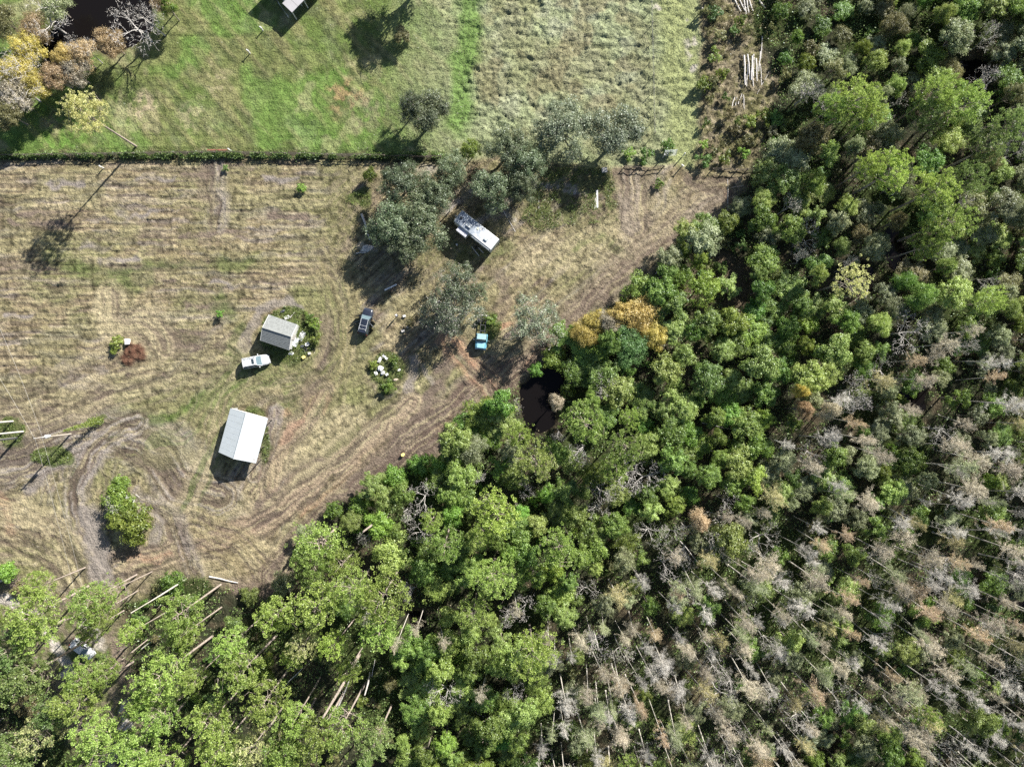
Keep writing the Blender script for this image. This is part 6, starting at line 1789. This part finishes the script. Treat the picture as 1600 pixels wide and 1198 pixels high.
for tries in range(26000):
    x = cand.uniform(-97, 97); y = cand.uniform(-74, 76)
    gx_, gy_ = to_px(x, y)
    if not ip(gx_, gy_, FOREST): continue
    if ip(gx_, gy_, POND1) or ip(gx_, gy_, CARLOT): continue
    if any(ip(gx_, gy_, q) for q in SW): continue
    h = 12.0; cx_, cy_ = to_px(x, y, h * .82); c5, d5 = to_px(x, y, 5)
    if math.hypot((c5 - 850) / 52, (d5 - 626) / 68) < 1 or any(math.hypot((c5 - q_[0]) / 30, (d5 - q_[1]) / 42) < 1 for q_ in ((1405, 390), (1355, 425), (1520, 112))): continue
    if ip(gx_, gy_, [(1180, -200), (1430, -200), (1380, 40), (1310, 95), (1225, 125)]):
        if near(x, y, 3.2): continue
        hh_ = cand.uniform(1.4, 3.6); mt = cand.choice(['shrub', 'shrub_o', 'broad_g', 'shrub']); l_, g_ = mklab("bush", mt, hh_, (2, 2.9), gx_, gy_, " among tan brush")
        plant('bush', mt, x, y, hh_, cand.uniform(1.2, 2.3), l_, g_); reg(x, y, 3.2); continue
    if min(math.hypot((c5 - 1128) / 1.0, (d5 - 452) / .9), math.hypot((c5 - 1055) / 1.1, (d5 - 565) / .7), math.hypot((c5 - 1150) / 1.0, (d5 - 385) / .6)) < 56 and cand.random() < .93: continue
    u = cand.random()
    if ip(cx_, cy_, CYPZ):
        edge = ip(cx_ + 60, cy_ + 60, CYPZ) and ip(cx_ - 60, cy_ - 60, CYPZ)
        if ip(cx_, cy_, [(1290, 1150), (1420, 1130), (1400, 1300), (1250, 1300)]): u = .99
        green = .20 if edge else .42
        if cy_ < 800: green = .50
        if u < 1 - green:
            sp = 2.15
            if near(x, y, sp): continue
            h = cand.uniform(8.5, 16); r_ = cand.uniform(.95, 2.15); w = cand.random()
            if w < .32: k, mt = 'cyp', 'cyp_tan'
            elif w < .40: k, mt = 'cyp', 'cyp_rust'
            elif w < .46: k, mt = 'cyp', 'cyp_gold'
            elif w < .57: k, mt = 'cyp', 'cyp_green'
            elif w < .88: k, mt = 'cypb', 'cyp_grey'
            else: k, mt = 'bare', 'cyp_grey'
            if not lim(k[:3] + 'c', 290 if k != 'bare' else 60): continue
            l_, g_ = mklab("feathery cypress" if k == 'cyp' else ("leafless cypress" if k == 'cypb' else "forked bare tree"), mt, h, (11, 13.5), cx_, cy_)
            plant(k, mt, x, y, h if k != 'bare' else h * .75, r_ if k != 'bare' else r_ * 1.3, l_, g_)
            reg(x, y, sp)
        else:
            sp = 2.5
            if near(x, y, sp): continue
            h = cand.uniform(3, 8.5); mt = cand.choice(['broad', 'broad_l', 'broad_g', 'broad_g', 'shrub'])
            if not lim('bay', 290): continue
            l_, g_ = mklab("bay tree", mt, h, (5, 7), cx_, cy_)
            o = plant(cand.choice(['broad', 'tall']), mt, x, y, h, cand.uniform(1.3, 2.6), l_, g_); o.name = "bay_tree"
            reg(x, y, sp)
    elif ip(cx_, cy_, PINZ):
        sp = 4.6
        if near(x, y, sp): continue
        if u < .35:
            h = cand.uniform(10, 14); l_, g_ = mklab("filler pine", 'pine', h, (11, 13), cx_, cy_); l_ = l_.replace("filler", "small"); g_ = g_.replace("filler", "small")
            plant('pine', 'pine', x, y, h, cand.uniform(1.8, 2.8), l_, g_)
        else:
            mt = cand.choice(['shrub', 'shrub_o', 'under', 'shrub_l']); h = cand.uniform(1.6, 4.4); l_, g_ = mklab("understory bush", mt, h, (2.2, 3.4), gx_, gy_)
            plant('bush', mt, x, y, h, cand.uniform(1.3, 2.6), l_, g_)
        reg(x, y, sp)
    elif ip(cx_, cy_, DARKZ):
        sp = 2.75
        if near(x, y, sp): continue
        mt = cand.choice(['broad', 'broad', 'broad', 'shrub', 'broad_l', 'shrub_l']); h = cand.uniform(3.5, 9)
        l_, g_ = mklab("broadleaf tree", mt, h, (5, 7.5), cx_, cy_)
        plant(cand.choice(['broad', 'broad', 'tall']), mt, x, y, h, cand.uniform(1.4, 2.9), l_, g_); reg(x, y, sp)
    elif ip(cx_, cy_, BOTZ):
        sp = 2.75
        if near(x, y, sp): continue
        if u < .07:
            l_, g_ = mklab("dead tree", None, 8, (6.8, 8.2), cx_, cy_); plant('bare', None, x, y, cand.uniform(6, 9), cand.uniform(1.3, 2.2), l_, g_)
        elif u < .15 and cy_ > 900:
            l_, g_ = mklab("thin-trunked cypress", 'cyp_tan', 14, (11, 13), cx_, cy_); plant('cypb', 'cyp_tan', x, y, 14, 1.2, l_, g_)
        else:
            mt = cand.choice(['broad', 'broad_l', 'broad', 'shrub_l', 'pine']); h = cand.uniform(3.5, 9.5); l_, g_ = mklab("leafy tree", mt, h, (5, 7.5), cx_, cy_)
            o = plant(cand.choice(['broad', 'tall', 'broad']), mt, x, y, h, cand.uniform(1.5, 2.9), l_, g_); o.name = "leafy_tree"
        reg(x, y, sp)
    elif ip(gx_, gy_, BRUSH) or gx_ < 1225 and gy_ < 250:
        continue
    else:
        sp = 2.8
        if near(x, y, sp): continue
        if u < .10:
            l_, g_ = mklab("twiggy bare tree", 'cyp_grey', 8, (6.8, 8.2), cx_, cy_); plant('bare', 'cyp_grey', x, y, cand.uniform(6, 9), cand.uniform(1.4, 2.4), l_, g_)
        else:
            kd = cand.choice(['broad', 'tall', 'broad', 'fluffy']); mt = cand.choice(['broad', 'broad_l', 'broad_g', 'broad_g', 'shrub', 'shrub_o', 'broad_l']); h = cand.uniform(3.2, 9.5)
            l_, g_ = mklab("woodland tree", mt, h, (5, 7.5), cx_, cy_)
            o = plant(kd, mt, x, y, h, cand.uniform(1.4, 3.0), l_, g_)
            o.name = "swamp_tree" if cx_ > 1330 else "woodland_tree"
        reg(x, y, sp)
print("trees", cnt, len(taken))

# shrubs: along the tree line, in the brush strip, around the pond
ns = 0
for t_ in range(9000):
    x = cand.uniform(-92, 94); y = cand.uniform(-70, 74); gx_, gy_ = to_px(x, y)
    ins = ip(gx_, gy_, FOREST); br = ip(gx_, gy_, BRUSH)
    if not (ins or br) or ip(gx_, gy_, POND1) or any(ip(gx_, gy_, q) for q in SW): continue
    if ip(gx_, gy_, CARLOT) and cand.random() < .9: continue
    if br and (gx_ < 1092 or cand.random() < .35): continue
    if 1138 < gx_ < 1206 and (55 < gy_ < 178 or gy_ < 26): continue
    dd, _, _ = seg_dist(np.array([gx_]), np.array([gy_]), EDGE); close = dd[0] < 75
    if not close and not br and cand.random() < .6: continue
    if near(x, y, 1.5 if close or br else 2.0): continue
    mt = cand.choice(['shrub', 'shrub', 'shrub_l', 'shrub_o', 'under']) if not br else cand.choice(['shrub_o', 'shrub', 'shrub_o', 'under'])
    h = cand.uniform(.9, 2.4)
    if br: lb, gp = "%s shrub in the brushy strip %s" % (COLW[mt], "above the log stacks" if gy_ < 70 else "beside the log stacks"), None; gp = lb.replace("shrub", "shrubs")
    else:
        noun = "edge shrub" if close else "forest floor shrub"
        lb, gp = mklab(noun, mt, h, (1.4, 1.9), gx_, gy_)
    if not lim('shrub', 295): continue
    plant('shrub', mt, x, y, h, cand.uniform(.8, 1.8), lb, gp); reg(x, y, 1.5)

# look-alikes named by their place among their own kind
byl = {}
for (o, px_, py_) in rec: byl.setdefault(o["label"], []).append((px_, py_, o))
ORD = ["leftmost", "second", "third", "fourth", "fifth", "sixth", "seventh", "eighth", "ninth"]
for lb_, L_ in byl.items():
    if len(L_) < 2: continue
    L_.sort(key=lambda t: t[1]); nrow = 1 if len(L_) <= 6 else (2 if len(L_) <= 12 else 3)
    for k_ in range(nrow):
        row = sorted(L_[k_ * len(L_) // nrow:(k_ + 1) * len(L_) // nrow], key=lambda t: t[0])
        rn = "" if nrow == 1 else (["upper", "lower"] if nrow == 2 else ["upper", "middle", "lower"])[k_] + " row "
        for q_, t in enumerate(row):
            w_ = "rightmost" if q_ == len(row) - 1 and q_ > 0 else ("leftmost" if q_ == 0 else (ORD[q_] + " from left" if q_ < 9 else "towards the right"))
            nl_ = (lb_ + ", " + rn + w_) if len(row) > 1 or rn else lb_
            if len(nl_.split()) > 16: nl_ = nl_.replace("deep green ", "green ").replace(" from left", "").replace("light green", "pale").replace(" row ", " ")
            t[2]["label"] = nl_

# ------------------------------------------------------------------ uncountable low growth
def scatter_leaves(name, mt, xs, ys, hs, size, aspect=.5, up=.6, z0=0.0, label=None):
    global RS
    t = TM(); n_ = len(xs)
    ii = np.clip(((xs + 95) / CELL).astype(int), 0, NX - 1); jj = np.clip(((ys + 72) / CELL).astype(int), 0, NY - 1)
    z = H[jj, ii] + z0 + hs
    t.leaves(np.stack([xs, ys, z], 1), np.tile([0, 0, up], (n_, 1)), size, aspect, .7)
    o = link(name, t.mesh(name), None, [M[mt]]); tagp(o, label, None, None, "stuff"); return o
def blades(name, mt, xs, ys, hgt, w, lean=.5, label=None):
    t = TM(); n_ = len(xs)
    ii = np.clip(((xs + 95) / CELL).astype(int), 0, NX - 1); jj = np.clip(((ys + 72) / CELL).astype(int), 0, NY - 1)
    A = np.stack([xs, ys, H[jj, ii] - .02], 1); d = RS.normal(size=(n_, 3)) * lean; d[:, 2] = np.abs(d[:, 2]) * .3 + .8
    t.rods(A, A + unit(d) * (hgt * RS.uniform(.5, 1.4, n_))[:, None], w)
    o = link(name, t.mesh(name), None, [M[mt]]); tagp(o, label, None, None, "stuff"); return o
RS = np.random.RandomState(99)
def pts(n_, mask_fn):
    xs = RS.uniform(-95, 95, n_); ys = RS.uniform(-72, 72, n_); px_ = 800 + xs * PXM; py_ = 599 - ys * PXM
    k = mask_fn(xs, ys, px_, py_); return xs[k], ys[k]
def samp(arr, xs, ys):
    ii = np.clip(((xs + 95) / CELL).astype(int), 0, NX - 1); jj = np.clip(((ys + 72) / CELL).astype(int), 0, NY - 1); return arr[jj, ii]
clump = lambda xs, ys, f, s: fbm(xs * f, ys * f, 2, s)
dry = np.clip(mpond + msw, 0, 1)
# forest undergrowth
xs, ys = pts(420000, lambda x, y, a, b_: (samp(mFf, x, y) > RS.rand(len(x))) & (samp(dry, x, y) < .3) & (clump(x, y, .5, 7) > .42))
hh = np.clip(clump(xs, ys, .9, 12) - .32, 0, 1) * 4.0 * RS.rand(len(xs))
scatter_leaves("undergrowth", 'under', xs, ys, hh, .27, .6, label="dark leafy undergrowth covering the forest floor")
xs, ys = pts(110000, lambda x, y, a, b_: (samp(mFf, x, y) > RS.rand(len(x))) & (samp(dry, x, y) < .6) & (clump(x, y, .4, 9) > .45))
scatter_leaves("leaf_litter", 'under_o', xs, ys, RS.rand(len(xs)) * .5, .24, .35, label="dead brown litter and twigs on the forest floor")
# brush strip growth
xs, ys = pts(240000, lambda x, y, a, b_: (samp(mB, x, y) > RS.rand(len(x)) * .9) & (clump(x, y, .6, 17) > .48))
scatter_leaves("brush_leaves", 'shrub_o', xs, ys, RS.rand(len(xs)) * .8, .26, .5, label="patchy low brush in the strip by the log stacks")
# pasture grass
xs, ys = pts(200000, lambda x, y, a, b_: (samp(mP, x, y) > .5) & (samp(mS, x, y) < RS.rand(len(x)) * .6) & (clump(x, y, .9, 27) > .36))
blades("pasture_grass", 'grass', xs, ys, .24, .085, .7, label="short green pasture grass above the fence")
xs, ys = pts(260000, lambda x, y, a, b_: (samp(mP, x, y) > .5) & (np.clip(samp(mS, x, y) + (a > 560) * .35, 0, 1) > RS.rand(len(x))) & (clump(x, y, .9, 29) > .34))
blades("tussock_grass", 'sage', xs, ys, .34, .10, .9, label="grey-green lodged tussock grass in the upper right pasture")
# straw clods in the field
xs, ys = pts(360000, lambda x, y, a, b_: (samp(mF, x, y) < .3) & (samp(mP, x, y) < .3) & (clump(x, y, 1.5, 37) > .52) & (samp(bare, x, y) < .18 + .5 * RS.rand(len(x))))
blades("mown_straw", 'straw', xs, ys, .20, .085, 1.2, label="mown straw lying in clumps over the field")
# weeds in the islands, round the shed, under the guy wire, at the fence foot
X_, Y_ = [], []; Hh = []
for (x, y, rx, ry) in WEEDS:
    n_ = int(rx * ry * 3.2); a = RS.uniform(0, 6.283, n_); r_ = np.sqrt(RS.rand(n_)); px_ = x + rx * r_ * np.cos(a); py_ = y + ry * r_ * np.sin(a)
    px_ = px_ + 4 * (clump(px_ / 9, py_ / 9, 1, 5) - .5); k = clump(px_ / 8, py_ / 8, 1, 6) > .38
    X_.append((px_[k] - 800) / PXM); Y_.append((599 - py_[k]) / PXM)
    Hh.append(RS.rand(k.sum()) * .8 * np.clip(1.25 - r_[k], .15, 1))
xs, ys, hh = np.concatenate(X_), np.concatenate(Y_), np.concatenate(Hh)
nx_, ny_ = RS.uniform(810, 968, 14000), RS.uniform(258, 364, 14000)
kk = in_poly(nx_, ny_, NEP) & (clump(nx_ / 14, ny_ / 14, 1, 71) > .46)
xs = np.concatenate([xs, (nx_[kk] - 800) / PXM]); ys = np.concatenate([ys, (599 - ny_[kk]) / PXM]); hh = np.concatenate([hh, RS.rand(kk.sum()) * .6])
k = np.ones(len(xs), bool)
for poly in ([(418, 492), (466, 507), (453, 548), (405, 533)], [(358, 636), (422, 652), (402, 726), (338, 708)], [(740, 516), (767, 516), (767, 552), (740, 552)],
             [(192, 545), (228, 545), (228, 570), (192, 570)], [(590, 555), (606, 553), (608, 590), (588, 590)]):
    k &= ~in_poly(800 + xs * PXM, 599 - ys * PXM, poly)
scatter_leaves("weeds", 'weeds2', xs[k], ys[k], hh[k], .2, .5, label="bright green weeds round the shed, barn, junk heap and bush island")
n_ = 26000; px_ = RS.uniform(-60, 700, n_); py_ = 243.5 + RS.normal(size=n_) * 2.6 + 2 * (clump(px_ / 30, px_ * 0, 1, 3) - .5); k = clump(px_ / 14, py_ / 14, 1, 8) > .36
scatter_leaves("fence_weeds", 'under', (px_[k] - 800) / PXM, (599 - py_[k]) / PXM, RS.rand(k.sum()) * 1.1, .28, .5, label="dark weeds growing up through the rail fence")
A, B = GUY; tt = RS.rand(1500) ** 1.6 * .62
C0 = np.array(A)[None, :] + (np.array(B) - np.array(A))[None, :] * tt[:, None] + RS.normal(size=(1500, 3)) * (.34 * (1 - tt * 1.2))[:, None]
C0[:, 2] = np.clip(C0[:, 2], .05, 9); tm_ = TM(); tm_.leaves(C0, np.tile([0, 0, 1.0], (1500, 1)), .22, .5, .9)
o = link("vine", tm_.mesh("vine"), None, [M['weeds']]); tagp(o, "green vine climbing the guy wire of the utility pole", "vine")
bpy.context.view_layer.update()
tri = sum(len(m.polygons) * (2 if m.name.startswith('ground') else 1) for m in bpy.data.meshes)
print("polys", tri, "objects", len(bpy.data.objects))
